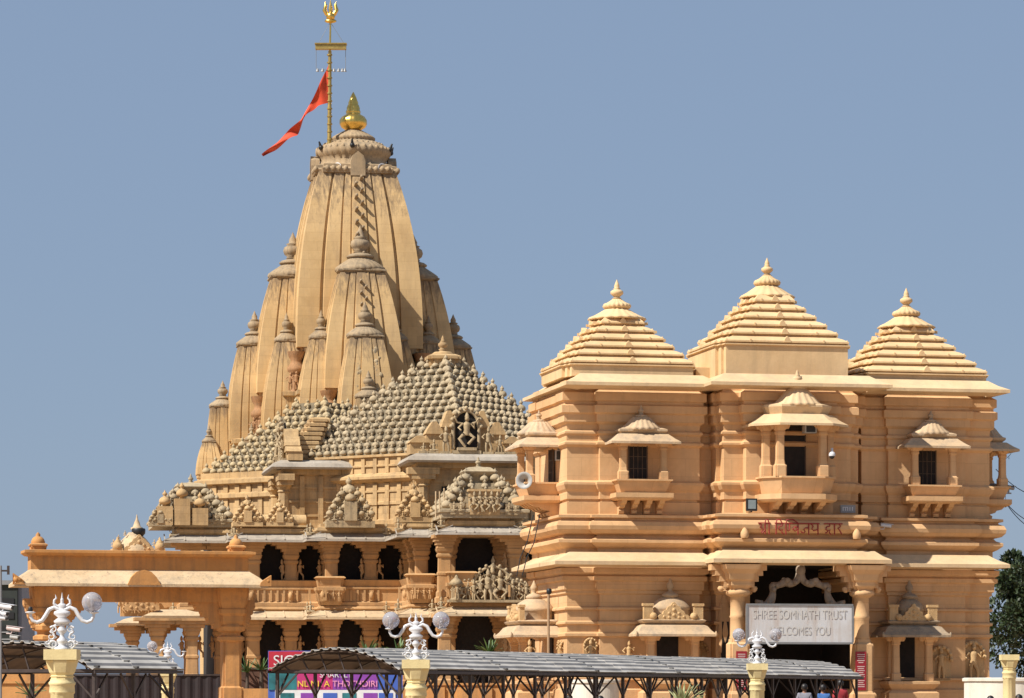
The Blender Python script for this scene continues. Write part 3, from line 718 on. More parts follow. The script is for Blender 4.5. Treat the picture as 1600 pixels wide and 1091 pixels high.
# carved bulges of the parapet under each projecting corner
for x, v in ((-9.1, -6.95), (-4.1, -12.95), (-2.1, -16.95)):
    m = MB(T.M); m.loft(stepped(.75, .5, [(.15, .12)], x + .9, v + .15), [(-.1, 7.56), (0, 7.8), (.08, 8.3), (.2, 8.5), (.2, 8.7), (.02, 8.74), (.1, 9.2), (.22, 9.3), (.1, 9.4)])
    for q in range(4): figure(m, (x + .35 + .36*q, v - .5, 7.8), .72, 'stand', seed=q)
    m.build('carved_bay', M_TEMPLE_LOW, temple)
for i, (a, b) in enumerate(OUT):                       # little figures riding the eave corners
    if b < 0.5:
        for z in (Z1, Z2):
            m = MB(T.M); figure(m, (a*.97 if abs(a) > 3 else a*.9, b + .55, z + .45), .95, 'sit', seed=i); m.build('corner_figure', M_STATUE, temple)

# ---- drum and bell roof of the hall
m = MB(T.M)
DR = [(0, 12.7), (.12, 12.72), (.12, 13.1), (0, 13.15), (0, 14.05), (.09, 14.08), (.09, 14.24), (0, 14.28), (0, 14.85), (.08, 14.88), (.08, 15.0), (0, 15.03), (0, 15.45), (.3, 15.6), (.45, 15.72), (.45, 15.88), (.12, 16.1), (0, 16.12),
      (0, 16.5), (.1, 16.53), (.1, 16.64), (0, 16.67), (0, 17.1), (.2, 17.15), (.2, 17.3), (0, 17.32)]
m.loft(diamond(10.1), DR)
for fi, ang in enumerate((-45, 45)):
    L = 10.1*math.sqrt(2); h = 10.1/math.sqrt(2)
    m.M = T.M @ Matrix.Rotation(R(ang), 4, 'Z')
    for j in range(15):
        u = -L/2 + .3 + (L - .6)*j/14
        m.box(u - .16, u + .16, -h - .11, -h + .1, 12.75, 15.44)
        m.box(u - .14, u + .14, -h - .11, -h + .1, 16.12, 17.12)
        m.box(u - .2, u + .2, -h - .17, -h + .1, 14.05, 14.29)
m.build('drum_wall', M_TEMPLE, temple)
M_STEP = stone('shade_darkened_roof_steps', (0.24, 0.195, 0.13), (0.08, 0.07, 0.055), 0.6, 1.2, .4, .4)  # step colour darkened to paint in the shade between the bells
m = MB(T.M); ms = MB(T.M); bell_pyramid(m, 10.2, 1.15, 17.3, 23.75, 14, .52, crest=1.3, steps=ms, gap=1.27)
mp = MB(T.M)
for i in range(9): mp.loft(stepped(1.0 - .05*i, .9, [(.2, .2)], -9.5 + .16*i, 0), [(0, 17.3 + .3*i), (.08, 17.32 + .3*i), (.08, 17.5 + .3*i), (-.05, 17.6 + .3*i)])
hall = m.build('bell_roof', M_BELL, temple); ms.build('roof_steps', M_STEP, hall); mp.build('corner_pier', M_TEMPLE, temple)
m = MB(T.M); m.loft(stepped(.95, .95, [(.25, .25)]), [(0, 23.4), (0, 23.9), (.15, 23.95), (.15, 24.15), (-.2, 24.3)]); finial(m, (0, 0, 24.2), 1.35)
m.build('finial', M_TEMPLE, hall)
# the next bell roof behind, between hall and spire
P2 = Frame((503 - 800)/F*250.0, 250.0, 9.0)
m = MB(P2.M); m.loft(diamond(8.6), [(0, 10), (0, 15.6), (.3, 15.7), (.3, 15.95), (0, 16.1), (0, 16.6), (.35, 16.7), (.35, 16.95), (0, 17.1), (0, 17.5)])
for j in range(12):
    L = 8.6*math.sqrt(2); h = 8.6/math.sqrt(2); m.M = P2.M @ Matrix.Rotation(R(-45), 4, 'Z'); u = -L/2 + .3 + (L - .6)*j/11
    m.box(u - .2, u + .2, -h - .12, -h + .1, 12, 16.6)
m.build('drum_wall', M_TEMPLE, temple)
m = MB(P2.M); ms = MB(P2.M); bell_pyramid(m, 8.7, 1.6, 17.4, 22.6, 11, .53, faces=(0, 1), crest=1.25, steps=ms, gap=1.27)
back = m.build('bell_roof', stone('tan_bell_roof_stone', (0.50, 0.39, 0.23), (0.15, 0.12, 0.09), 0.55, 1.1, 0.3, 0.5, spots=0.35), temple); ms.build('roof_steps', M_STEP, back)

# ---- porches at the hall's corners with a stepped gable of deities
def gable_porch(M, hs=1.0, thin=0.0):
    m = MB(M)
    m.box(-2.9, 2.9, -10.6, -4, 12.6, 16.1)
    for q in (-9.6, -8.4, -7.2, -6.0):                   # pilasters along the flanks
        for sx in (-1, 1): m.box(sx*2.95 - .12, sx*2.95 + .12, q - .16, q + .16, 12.65, 16.0)
    for zz in (13.4, 14.3, 15.2): m.box(-2.98, 2.98, -10.66, -4.2, zz, zz + .14)
    m.box(-3.1, 3.1, -10.9, -4, 16.1, 16.45)
    for sx in (-1, 1):
        m.box(sx*2.75 - .5, sx*2.75 + .5, -11.1, -10.3, 12.65, 13.2)
        m.lathe((sx*2.75, -10.75, 0), [(.42, 13.15), (.45, 13.4), (.38, 13.5), (.36, 14.9), (.44, 15.0), (.36, 15.1), (.5, 15.3), (.6, 15.4)], 8, smooth=False)
        m.box(sx*2.75 - .75, sx*2.75 + .75, -11.15, -10.2, 15.4, 15.7); m.box(sx*2.75 - 1.0, sx*2.75 + 1.0, -11.2, -10.15, 15.7, 16.12)
    m.box(-1.4, 1.4, -10.75, -10.5, 15.0, 15.35)
    o = m.build('gable_porch', M_TEMPLE, temple)
    d = MB(M); d.box(-1.55, -.85, -10.72, -10.4, 14.35, 14.95); d.build('vent', M_DARK_IN, o)
    e = MB(M); e.loft(rect(-3.0, 3.0, -10.8, -6.5), [(-.1, 16.46), (.75, 16.42), (.85, 16.55), (.7, 16.8), (.2, 17.02), (-.2, 17.05)]); e.build('eave', M_EAVE_GREY, o)
    b = MB(M)
    for sx in (-1, 1):
        for u, w, h in ((2.95, 1.15, 1.15*hs), (1.98, 1.05, 2.05*hs), (1.05, .9, 2.75*hs)):
            b.box(sx*u - w/2, sx*u + w/2, -10.6 + h*.06, -8.8 - thin, 17.0, 17.0 + h*.62)
            b.plate([(sx*u - w*.56, 17.0 + h*.62), (sx*u + w*.56, 17.0 + h*.62), (sx*u + w*.45, 17.0 + h*.75), (sx*u + w*.12, 17.0 + h), (sx*u - w*.12, 17.0 + h), (sx*u - w*.45, 17.0 + h*.75)], -10.75 + h*.06, -9.2 - thin*.6)
    b.box(-.75, .75, -10.5, -8.8 - thin, 17.0, 17 + 2.6*hs)
    b.build('stepped_gable', M_TEMPLE, o)
    c = MB(M)
    c.plate([(.74, 17.3)] + [(.74*math.cos(t), 18.75 + .92*math.sin(t)) for t in [PI*i/16 for i in range(17)]] + [(-.74, 17.3)], -10.62, -10.4)
    c.build('niche', M_DARK_IN, o)
    c = MB(M)
    c.tube([(-.82, -10.66, 17.3), (-.82, -10.66, 18.6)] + [(-.82*math.cos(t), -10.66, 18.75 + 1.0*math.sin(t)) for t in [PI*i/16 for i in range(17)]] + [(.82, -10.66, 18.6), (.82, -10.66, 17.3)], .13, 6)
    for i in range(9): c.ball((-.95*math.cos(PI*i/8), -10.75, 18.75 + 1.15*math.sin(PI*i/8)), .14, 6, 5)
    c.box(-.9, .9, -11.1, -10.3, 17.0, 17.22); c.box(-.6, .6, -11.2, -10.3, 17.22, 17.4)
    figure(c, (0, -10.85, 17.4), 2.15, 'dance', .1, 3)
    for u, h, p in ((-1.35, 1.5, 'stand'), (1.35, 1.5, 'stand'), (-2.1, 1.0, 'sit'), (2.1, 1.0, 'stand'), (-2.75, .7, 'sit'), (2.75, .7, 'sit')):
        c.box(u - .3, u + .3, -11.05, -10.4, 17.0, 17.15); figure(c, (u, -10.9, 17.15), h, p, .2, int(u*10))
    c.build('deity_group', M_STATUE, o)
gable_porch(T.M)
gable_porch(T.M @ Matrix.Rotation(R(-90), 4, 'Z'), .8, .8)

# ---- small bell-roofed turrets and shrines along the terrace
def terrace_cluster(u, v, d, z0, ht, rot=0, frieze=True):
    M = T.M @ Matrix.Translation((u, v, 0)) @ Matrix.Rotation(R(rot), 4, 'Z')
    m = MB(M); m.loft(rect(-d - .1, d + .1, -d - .1, d + .1), [(0, z0 - .1), (0, z0 + .2), (.12, z0 + .25), (.12, z0 + .4), (0, z0 + .45)])
    bell_pyramid(m, d, d*.3, z0 + .4, z0 + ht*.72, 5, d*.21, crest=1.3, square=True, jitter=.12)
    m.loft(stepped(d*.3, d*.3, [(.15, .15)]), [(-.1, z0 + ht*.65), (0, z0 + ht*.70), (.25, z0 + ht*.76), (.32, z0 + ht*.79), (-.1, z0 + ht*.87)])
    finial(m, (0, 0, z0 + ht*.84), ht*.22)
    for sx in (-1, 1):
        figure(m, (sx*d*.55, -d*.55, z0 + ht*.5), ht*.24, 'sit', seed=sx + 2)
    o = m.build('terrace_turret', M_BELL, temple)
    if frieze:
        c = MB(M)
        c.box(-d*.36, d*.36, -d - .25, -d + .5, z0 + .1, z0 + ht*.42); c.box(-d*.4, d*.4, -d - .35, -d + .5, z0 + ht*.42, z0 + ht*.46)
        c.build('frieze_block', M_TEMPLE, o)
        c = MB(M)
        for q in range(5): figure(c, (-d*.28 + d*.14*q, -d - .33, z0 + .25), ht*.34, 'stand' if q % 2 else 'dance', .2, q)
        for q in (-.75, -.58, .58, .75): c.box(d*q - .22, d*q + .22, -d - .2, -d + .3, z0 + .1, z0 + ht*.22); figure(c, (d*q, -d - .3, z0 + .3), ht*.2, 'sit', 0, int(q*9))
        c.build('frieze_figure', M_STATUE, o)
terrace_cluster(.15, -14.9, 2.55, 12.75, 3.6)
terrace_cluster(T.u(299, -1.2), -.6, 2.5, 12.75, 3.3)
m = MB(T.M)
for q, (a, b) in enumerate(((-1.7, 1.2), (-.6, 1.7), (.55, 1.1))):
    uu = T.u(299, -3.4) + a; m.box(uu - .5, uu + .5, -3.75, -3.0, 12.75, 12.75 + b); bell(m, (uu, -3.4, 12.75 + b + .1), .8, 10)
m.build('terrace_shrine', M_TEMPLE, temple)
for x, v, s in ((545, -6.9, 2.5), (646, -12.4, 1.9), (386, -4.9, 1.55), (436, -4.9, 1.4), (250, -3.2, 1.2)):
    m = MB(T.M); small_shrine(m, T.u(x, v), v, 12.85, s); m.build('terrace_shrine', M_STATUE if x in (545, 250) else M_TEMPLE, temple)
m = MB(T.M); m.tube([(T.u(372, -5), -4.9, 13.0), (T.u(478, -5), -4.9, 13.0)], .42, 10); m.box(T.u(372, -5), T.u(478, -5), -5.4, -4.6, 12.6, 12.72); m.build('roof_roll', M_TEMPLE, temple)
# thin lamp stems beside the cluster
m = MB(T.M)
for x in (681, 687, 694): m.tube([(T.u(x, -16.6), -16.6, 12.7), (T.u(x, -16.6), -16.6, 14.3 + .2*(x % 3))], .05, 6)
m.build('lamp_stem', M_EAVE_PALE, temple)

# ---- carved screen of figures over the front porch
m = MB(T.M); cu = T.u(770, -17.2)
for a, r, zc in ((-1.5, .7, 8.0), (0, 1.25, 8.3), (1.5, .7, 8.0)):
    m.tube([(cu + a + r*math.cos(t), -17.25, zc + r*1.1*math.sin(t)) for t in [PI*i/18 for i in range(19)]], .10, 6)
    for i in range(11): m.ball((cu + a + (r + .12)*math.cos(PI*i/10), -17.3, zc + (r + .12)*1.1*math.sin(PI*i/10)), .11, 6, 5)
m.lathe((cu, -17.25, 9.6), [(.12, 0), (.2, .15), (.08, .3), (.12, .45), (.01, .75)], 8)
for q in range(13):
    figure(m, (cu - 2.4 + .4*q, -17.45 - .1*(q % 2), 7.6), 1.05 + .95*math.exp(-((q - 6)/2.2)**2), ('stand', 'dance', 'stand')[q % 3], .2*((q % 3) - 1), q)
for q in range(5): figure(m, (cu - .8 + .4*q, -17.3, 8.9 - .12*abs(q - 2)), .6, 'dance', .2, q)
for sx in (-1.3, 1.3): m.box(cu + sx*1.9 - .1, cu + sx*1.9 + .1, -17.6, -17.1, 7.55, 8.7)
m.box(cu - 2.8, cu + 2.8, -17.7, -17.0, 7.5, 7.66)
m.build('figure_screen', M_STATUE, temple)
m = MB(T.M); u = T.u(713, -17.4); m.lathe((u, -17.4, 7.6), [(.35, 0), (.4, .1), (.25, .2), (.25, .9), (.5, 1.0), (.3, 1.25), (.12, 1.4), (.02, 1.8)], 8)
figure(m, (u, -17.75, 7.7), .9, 'stand'); m.build('stone_lantern', M_STATUE, temple)

# ---- open ground-floor porch on the left with low eaves
m = MB(T.M)
for (x0, x1, v, z) in ((226, 320, -5.0, 6.75), (182, 262, -1.5, 6.35)):
    a, b = T.u(x0, v), T.u(x1, v)
    m.loft(rect(a, b, v, v + 4.2), [(-1.0, z + .1), (0, z), (.05, z + .16), (-.5, z + .42), (-1.0, z + .55), (-1.1, z + .58)])
o = m.build('porch_eave', M_EAVE_PALE, temple)
m = MB(T.M)
for x, v in ((246, -4.0), (300, -4.0), (207, -.3), (247, -.3)):
    column(m, T.u(x, v), v, 2.45, 6.8 if v < -1 else 6.45, .40, 1.25, .5)
m.box(T.u(190, -.5), T.u(320, -.5), 1.2, 1.6, 7.0, 8.6); m.box(T.u(188, -.5), T.u(322, -.5), 1.05, 1.7, 8.6, 8.9)
for q in range(6): figure(m, (T.u(192 + 11*q, -3.6), .95, 7.2), 1.2, 'dance' if q % 2 else 'stand', 0, q)
carved_gable(m, T.u(222, -4.6), -4.5, 7.25, 2.2, 1.3, .3)
m.build('open_porch', M_TEMPLE_LOW, temple)

# ================================================================== the great spire
zS = lambda y: S.w(y, 0, 0)
m = MB(S.M)
st = [(1.4, 3.4), (1.4, 2.2), (1.2, 1.2)]
m.loft(stepped(11.3, 11.3, st), [(0, 0), (0, 16.2), (.25, 16.4), (.25, 16.8), (0, 17.0), (0, 18.2), (.2, 18.3), (.2, 18.6), (-.6, 18.8)])
m.loft(stepped(9.2, 9.2, st), [(0, 18.5), (0, 20.6), (.2, 20.7), (.2, 21.0), (-.8, 21.2)])
m.loft(stepped(6.6, 6.6, [(1.0, 2.0), (.9, 1.6)]), [(0, 21), (0, 24.0), (.2, 24.1), (.2, 24.4), (-.8, 24.6)])
m.loft(stepped(4.35, 4.35, [(.5, 1.2)]), [(0, 24), (0, 27.3), (.3, 27.4), (.35, 27.75), (0, 27.8)])
m.build('spire_base', M_SPIRE, temple)

def rib_outline():                                     # unit plan: centre band, two set-backs and grooves between
    q = [(1.0, 0), (1.0, .13), (.955, .135), (.955, .155), (.98, .16), (.98, .29), (.935, .295), (.935, .325), (.965, .33), (.965, .555), (.90, .565), (.90, .605), (.94, .615), (.94, .94)]
    e = q + [(b, a) for a, b in reversed(q)]          # one corner quadrant, from (1,0) to (0,1)
    out = []
    for k in range(4):
        c, s = round(math.cos(k*PI/2)), round(math.sin(k*PI/2))
        out += [(a*c - b*s, a*s + b*c) for a, b in e[:-1]]
    return out
RIB = rib_outline()
def rib_small():                                       # plainer plan of the turrets
    q = [(1.0, 0), (1.0, .24), (.94, .25), (.94, .29), (.97, .30), (.97, .50), (.90, .51), (.90, .56), (.94, .57), (.94, .94)]
    e = q + [(b, a) for a, b in reversed(q)]; out = []
    for k in range(4):
        c, s = round(math.cos(k*PI/2)), round(math.sin(k*PI/2)); out += [(a*c - b*s, a*s + b*c) for a, b in e[:-1]]
    return out
RIB2 = rib_small()
def shikhara(M, a0, a1, z0, z1, p, name, steps=22, flare=.0):
    m = MB(M); prof = [(a0*.93, z0 - .25), (a0*.93, z0 - .02)]
    for i in range(steps + 1):
        t = i/steps; prof.append((a0 - (a0 - a1)*t**p, z0 + (z1 - z0)*t))
    m.scaled(RIB if name == 'great_spire' else RIB2, prof)
    return m.build(name, M_SPIRE, temple)
def crown(M, a1, z1, ztop, parent, mat=M_CROWN, pot=None):
    H = ztop - z1; m = MB(M)
    m.loft(stepped(a1*1.02, a1*1.02, [(a1*.2, a1*.2)]), [(-.1*a1, z1 - .02), (.02*a1, z1 + .04*H), (.02*a1, z1 + .07*H), (-.15*a1, z1 + .09*H)])
    m.lathe((0, 0, z1), [(a1*.88, .0*H), (a1*.86, .05*H), (a1*1.05, .06*H), (a1*1.08, .09*H), (a1*1.04, .14*H), (a1*.84, .21*H), (a1*.62, .28*H), (a1*.5, .32*H), (a1*.48, .34*H)], 72, rib=.025, ribn=24)
    m.lathe((0, 0, z1), [(a1*.40, .32*H), (a1*.58, .34*H), (a1*.60, .37*H), (a1*.48, .41*H), (a1*.26, .44*H), (a1*.22, .48*H)], 24)
    m.build('crown', mat, parent)
    k = MB(M); k.lathe((0, 0, z1 + .44*H), [(a1*.22, 0), (a1*.30, .02*H), (a1*.24, .05*H), (a1*.37, .10*H), (a1*.42, .17*H), (a1*.38, .24*H), (a1*.22, .29*H), (a1*.30, .31*H), (a1*.16, .34*H), (a1*.17, .40*H), (a1*.09, .47*H), (a1*.01, .56*H)], 16); k.build('finial', pot or mat, parent)

main = shikhara(S.M, 5.02, 3.08, zS(553), zS(278), 2.35, 'great_spire', 34)
def turret(u, v, a0, a1, z0, z1, zt, p=2.0):
    M = S.M @ Matrix.Translation((u, v, 0))
    o = shikhara(M, a0, a1, z0, z1, p, 'turret'); crown(M, a1, z1, zt, o)
    return o
A = [turret(*s, 3.12, 1.74, 24.5, 33.2, 36.9) for s in ((0, -4.6), (-4.6, 0), (4.6, 0), (0, 4.6))]
B = [turret(*s, 2.2, 1.27, 20.9, 28.1, 30.9) for s in ((0, -7.65), (-7.5, 0), (7.65, 0))]
C_ = [turret(*s, 1.3, .95, 18.4, 23.5, 25.6) for s in ((0, -9.9), (-9.9, 0), (9.9, 0))]
D = [turret(*s, 2.0, .86, 21.2, 28.2, 30.5) for s in ((-5.35, -2.9), (5.35, -2.9), (-3.0, -5.35), (2.6, -4.9))]
E_ = [turret(*s, 1.0, .5, 18.4, 20.8, 22.2) for s in ((-8.0, -3.4), (8.0, -3.4), (-11.0, -1.0))]
M_NICHE = stone('brown_carved_pillar_stone', (0.40, 0.22, 0.11), (0.12, 0.08, 0.05), 0.6, 3.0, .4, .5)
# carved pillar niches under the overhanging corners
for u, v, z0, z1 in ((-4.75, -4.6, 22.6, 27.4), (-7.3, -2.6, 19.3, 24.2), (-2.6, -7.3, 20.0, 24.3), (4.7, -4.6, 22.6, 27.4)):
    m = MB(S.M); h = z1 - z0
    m.lathe((u, v, z0), [(.55, 0), (.6, h*.1), (.42, h*.16), (.40, h*.3), (.62, h*.34), (.62, h*.38), (.45, h*.42), (.45, h*.66), (.68, h*.70), (.72, h*.75), (.5, h*.8), (.4, h*.86), (.6, h*.92), (.7, h)], 10)
    figure(m, (u - .1, v - .55, z0 + h*.40), h*.30, 'stand', .2, 5); figure(m, (u - .5, v - .2, z0 + h*.40), h*.28, 'stand', .2, 6)
    m.build('carved_pillar', M_NICHE, temple)
# stair studs zig-zagging up the front band
def studs(o, M, a0, a1, z0, z1, p, t0, t1, n, r):
    m = MB(M)
    for i in range(n):
        t = t0 + (t1 - t0)*i/n; a = a0 - (a0 - a1)*t**p; z = z0 + (z1 - z0)*t
        sx = (-1, 1)[i % 2]
        m.rings([[(sx*r*.9 - r*.55, -a + .05, z), (sx*r*.9 + r*.55, -a + .05, z), (sx*r*.9 + r*.55, -a + .05, z + r*1.0), (sx*r*.9 - r*.55, -a + .05, z + r*1.0)],
                 [(sx*r*.9 - r*.4, -a - r*1.9, z + r*.8), (sx*r*.9 + r*.4, -a - r*1.9, z + r*.8), (sx*r*.9 + r*.4, -a - r*1.9, z + r*1.3), (sx*r*.9 - r*.4, -a - r*1.9, z + r*1.3)]])
        m.ball((sx*r*.9, -a - r*1.9, z + r*1.1), r*.5, 6, 5)
    m.build('stair_stud', M_CROWN, o)
studs(main, S.M, 5.02, 3.08, zS(553), zS(278), 2.35, .40, .985, 16, .24)
studs(A[0], S.M @ Matrix.Translation((0, -4.6, 0)), 3.02, 1.62, 24.5, 33.2, 2.0, .40, .95, 11, .20)
# carved patch low on the front turret, seen above the hall roof
m = MB(S.M @ Matrix.Translation((0, -7.65, 0)))
for i in range(46):
    t = .45 + .5*random.random(); a = 2.08 - .86*t**2; z = 20.9 + 7*t; s = random.uniform(.10, .2)
    m.ball((random.uniform(-.55, .75)*a*.8, -a*1.0, z), s, 7, 5, sy=.5, sz=random.uniform(.8, 1.6))
m.build('worn_carving', M_STATUE, B[0])
# ---- crown of the great spire
m = MB(S.M)
a = 3.08
m.loft(stepped(3.0, 3.0, [(.5, .8)]), [(-.1, zS(280)), (.12, zS(279)), (.18, zS(273)), (.05, zS(270)), (.05, zS(266)), (-.3, zS(264))])
for i in range(4):
    ang = i*90
    m.M = S.M @ Matrix.Rotation(R(ang), 4, 'Z')
    for u in [-2.3 + .46*k for k in range(11)]:
        if abs(u) > .5: m.ball((u, -3.1, zS(273)), .2, 6, 5, sz=1.2)
    m.plate([(-.55, zS(284)), (.55, zS(284)), (.55, zS(262)), (.42, zS(253)), (0, zS(246)), (-.42, zS(253)), (-.55, zS(262))], -3.25, -2.6)
m.M = S.M
m.lathe((0, 0, 0), [(2.85, zS(266)), (2.6, zS(262)), (2.45, zS(254)), (2.6, zS(248)), (2.78, zS(244)), (2.82, zS(238)), (2.74, zS(235)), (2.4, zS(230)), (2.1, zS(226)), (1.75, zS(223)), (1.5, zS(222)), (1.62, zS(220)), (1.64, zS(217)), (1.55, zS(215)), (1.15, zS(210)), (.78, zS(206)), (.7, zS(205))], 96, rib=.022, ribn=32)
for k in range(32):
    t = 2*PI*k/32; m.ball((2.72*math.cos(t), 2.72*math.sin(t), zS(237)), .16, 6, 5, sz=1.4)
    m.ball((2.2*math.cos(t), 2.2*math.sin(t), zS(228)), .12, 6, 5)
m.build('crown', stone('spire_crown_stone', (0.42, 0.31, 0.19), (0.12, 0.10, 0.08), 0.55, 1.2, 0.5, 0.4, spots=0.3), main)
m = MB(S.M); s = zS(144) - zS(207)
m.lathe((0, 0, zS(207)), [(.55, 0), (.60, .03*s), (.62, .06*s), (.90, .12*s), (1.03, .20*s), (1.02, .30*s), (.86, .38*s), (.60, .43*s), (.50, .46*s), (.56, .49*s), (.54, .53*s), (.48, .55*s), (.50, .60*s), (.42, .67*s), (.36, .70*s), (.38, .73*s), (.28, .81*s), (.24, .86*s), (.12, .94*s), (.02, s)], 48, rib=.02, ribn=16)
m.build('golden_finial', M_GOLD, main)
for i, (t, z) in enumerate([(R(205), 236), (R(-20), 236), (R(-4), 239), (R(262), 236)]):
    m = MB(S.M); c = (2.85*math.cos(t), 2.85*math.sin(t), zS(z)); m.ball(c, .2, 7, 6); m.tube([c, (c[0]*1.06, c[1]*1.06, c[2] + .45)], [.16, .06], 6); m.build('floodlight', M_BLACK, main)

# ================================================================== flagstaff and flag
fx = lambda x: (x - 800)/F*265.5
fz = lambda y: EYE + (HOR - y)/F*265.5
staff = thing('flagstaff', 'tall gilded staff with a trident tip beside the golden finial', 'flagpole', (fx(515), 265.5, fz(232)))
m = MB(); m.tube([(fx(514.5), 265.5, fz(236)), (fx(515.5), 265.5, fz(80))], [.17, .13], 10)
for y in range(85, 230, 12): m.tube([(fx(515), 265.5, fz(y)), (fx(515), 265.5, fz(y + 2))], .21, 10)
m.build('pole', M_DULLGOLD, staff)
m = MB(); m.tube([(fx(515.5), 265.5, fz(82)), (fx(516.5), 265.5, fz(26))], [.08, .06], 8); m.build('upper_rod', M_GOLD, staff)
m = MB(); m.box(fx(493), fx(541), 265.2, 265.8, fz(77.5), fz(68)); m.box(fx(492), fx(542), 265.1, 265.9, fz(70), fz(68.5)); m.build('crossbar', M_DULLGOLD, staff)
m = MB(); c = 516.5
m.ball((fx(c), 265.5, fz(33)), .24, 10, 8, sx=1.9, sz=.7); m.ball((fx(c), 265.5, fz(26)), .34, 10, 8)
m.tube([(fx(c), 265.5, fz(28)), (fx(c), 265.5, fz(14)), (fx(c), 265.5, fz(0))], [.12, .16, .02], 8)
for sg in (-1, 1):
    m.tube([(fx(c), 265.5, fz(24)), (fx(c + sg*6), 265.5, fz(22)), (fx(c + sg*9.5), 265.5, fz(16)), (fx(c + sg*7.5), 265.5, fz(9)), (fx(c + sg*8.5), 265.5, fz(3))], [.14, .17, .16, .12, .02], 8)
m.build('trident', M_GOLD, staff)
m = MB()
for x in (494, 540): m.tube([(fx(x), 265.5, fz(77)), (fx(x), 265.5, fz(108))], .02, 5)
for x in (496, 504, 522, 529, 535, 539):
    m.lathe((fx(x), 265.5, fz(112)), [(.13, 0), (.10, .1), (.05, .2), (.02, .26)], 8)
m.tube([(fx(494), 265.5, fz(108)), (fx(517), 265.5, fz(109.5)), (fx(540), 265.5, fz(108))], .018, 5)
m.tube([(fx(497), 265.5, fz(69)), (fx(515.5), 265.5, fz(36))], .015, 5); m.tube([(fx(538), 265.5, fz(69)), (fx(517), 265.5, fz(36))], .015, 5)
m.build('bell_string', M_GREYMETAL, staff)
up_ = [(513.6, 101), (509, 111), (496, 141), (483, 164), (471, 188), (453, 202), (433, 223), (409, 243)]
lo_ = [(513.2, 161), (497, 166), (483, 176), (474, 188), (465, 211), (450, 220), (430, 235), (412, 246)]
m = MB(); rows = []
NS, NT = 48, 8
for i in range(NS + 1):
    s = i/NS*7; k = min(int(s), 6); f = s - k
    U = [up_[k][j]*(1-f) + up_[k+1][j]*f for j in (0, 1)]; L = [lo_[k][j]*(1-f) + lo_[k+1][j]*f for j in (0, 1)]
    for j in range(NT + 1):
        t = j/NT; x = U[0]*(1-t) + L[0]*t; y = U[1]*(1-t) + L[1]*t
        y += .8*math.sin(s*3.3 + t*2)*min(1, s)
        rows.append((fx(x), 265.42 - .02*s + .28*math.sin(s*2.6 + t*4.5)*min(1, s*.8), fz(y)))
fs = []
for i in range(NS):
    for j in range(NT):
        q = i*(NT+1) + j; fs.append((q, q+1, q+NT+2, q+NT+1))
m.add(rows, fs, True)
M_FLAG = plain('saffron_red_cloth', (0.60, 0.055, 0.012), 0.8, var=0.25, scale=.7)
nb = M_FLAG.node_tree.nodes['Principled BSDF']; nb.inputs['Sheen Weight'].default_value = .2
tag(m.build('pennant', M_FLAG), 'long red and orange pennant streaming left from the flagstaff', 'flag')
# ================================================================== small orange gateway on the left
A_ = Frame((215 - 800)/F*140.0, 140.0, 14.0, 1/39.3, EYE)
gw = thing('orange_gateway', 'small orange gateway with a stained sloping eave on the left', 'gateway', (A_.X0, A_.Y0, 0))
Wa = lambda y: A_.w(y, 0, 0)
GA = -EYE*39.3
X = lambda x: A_.u(x, -20)
body = rect(X(48), X(388), -22, 22)
m = MB(A_.M); m.loft(body, [(0, Wa(896)), (0, Wa(871)), (5, Wa(870)), (10, Wa(866)), (10, Wa(862)), (-2, Wa(861))]); m.build('parapet', M_ORANGE, gw)
m = MB(A_.M); m.loft(body, [(0, Wa(892)), (14, Wa(902)), (27, Wa(914)), (27, Wa(918.5)), (0, Wa(916))], closed=True)
ev = m.build('eave', M_ORANGE_EAVE, gw)
m = MB(A_.M)
for x0, sg in ((27, -1), (410, 1)):
    u = X(x0); m.plate([(u - 9, Wa(916)), (u + 9, Wa(916)), (u + 7*sg + 2, Wa(908)), (u + 9*sg, Wa(899)), (u - 3*sg, Wa(907)), (u - 8*sg, Wa(911))], -50, -38)
    m.ball((u + sg*4, -46, Wa(908)), 5, 8, 6)
    m.build('eave_horn', M_ORANGE, gw); m = MB(A_.M)
u = X(221); m.plate([(u - 26, Wa(915.5)), (u + 26, Wa(915.5)), (u + 20, Wa(904)), (u + 11, Wa(895)), (u, Wa(892)), (u - 11, Wa(895)), (u - 20, Wa(904))], -50.5, -30)
m.build('eave_ornament', M_ORANGE, gw)
m = MB(A_.M); m.box(X(58), X(384), -17, 17, Wa(941), Wa(917)); m.box(X(60), X(382), -18.5, 18.5, Wa(923), Wa(917.3)); m.build('beam', M_ORANGE, gw)
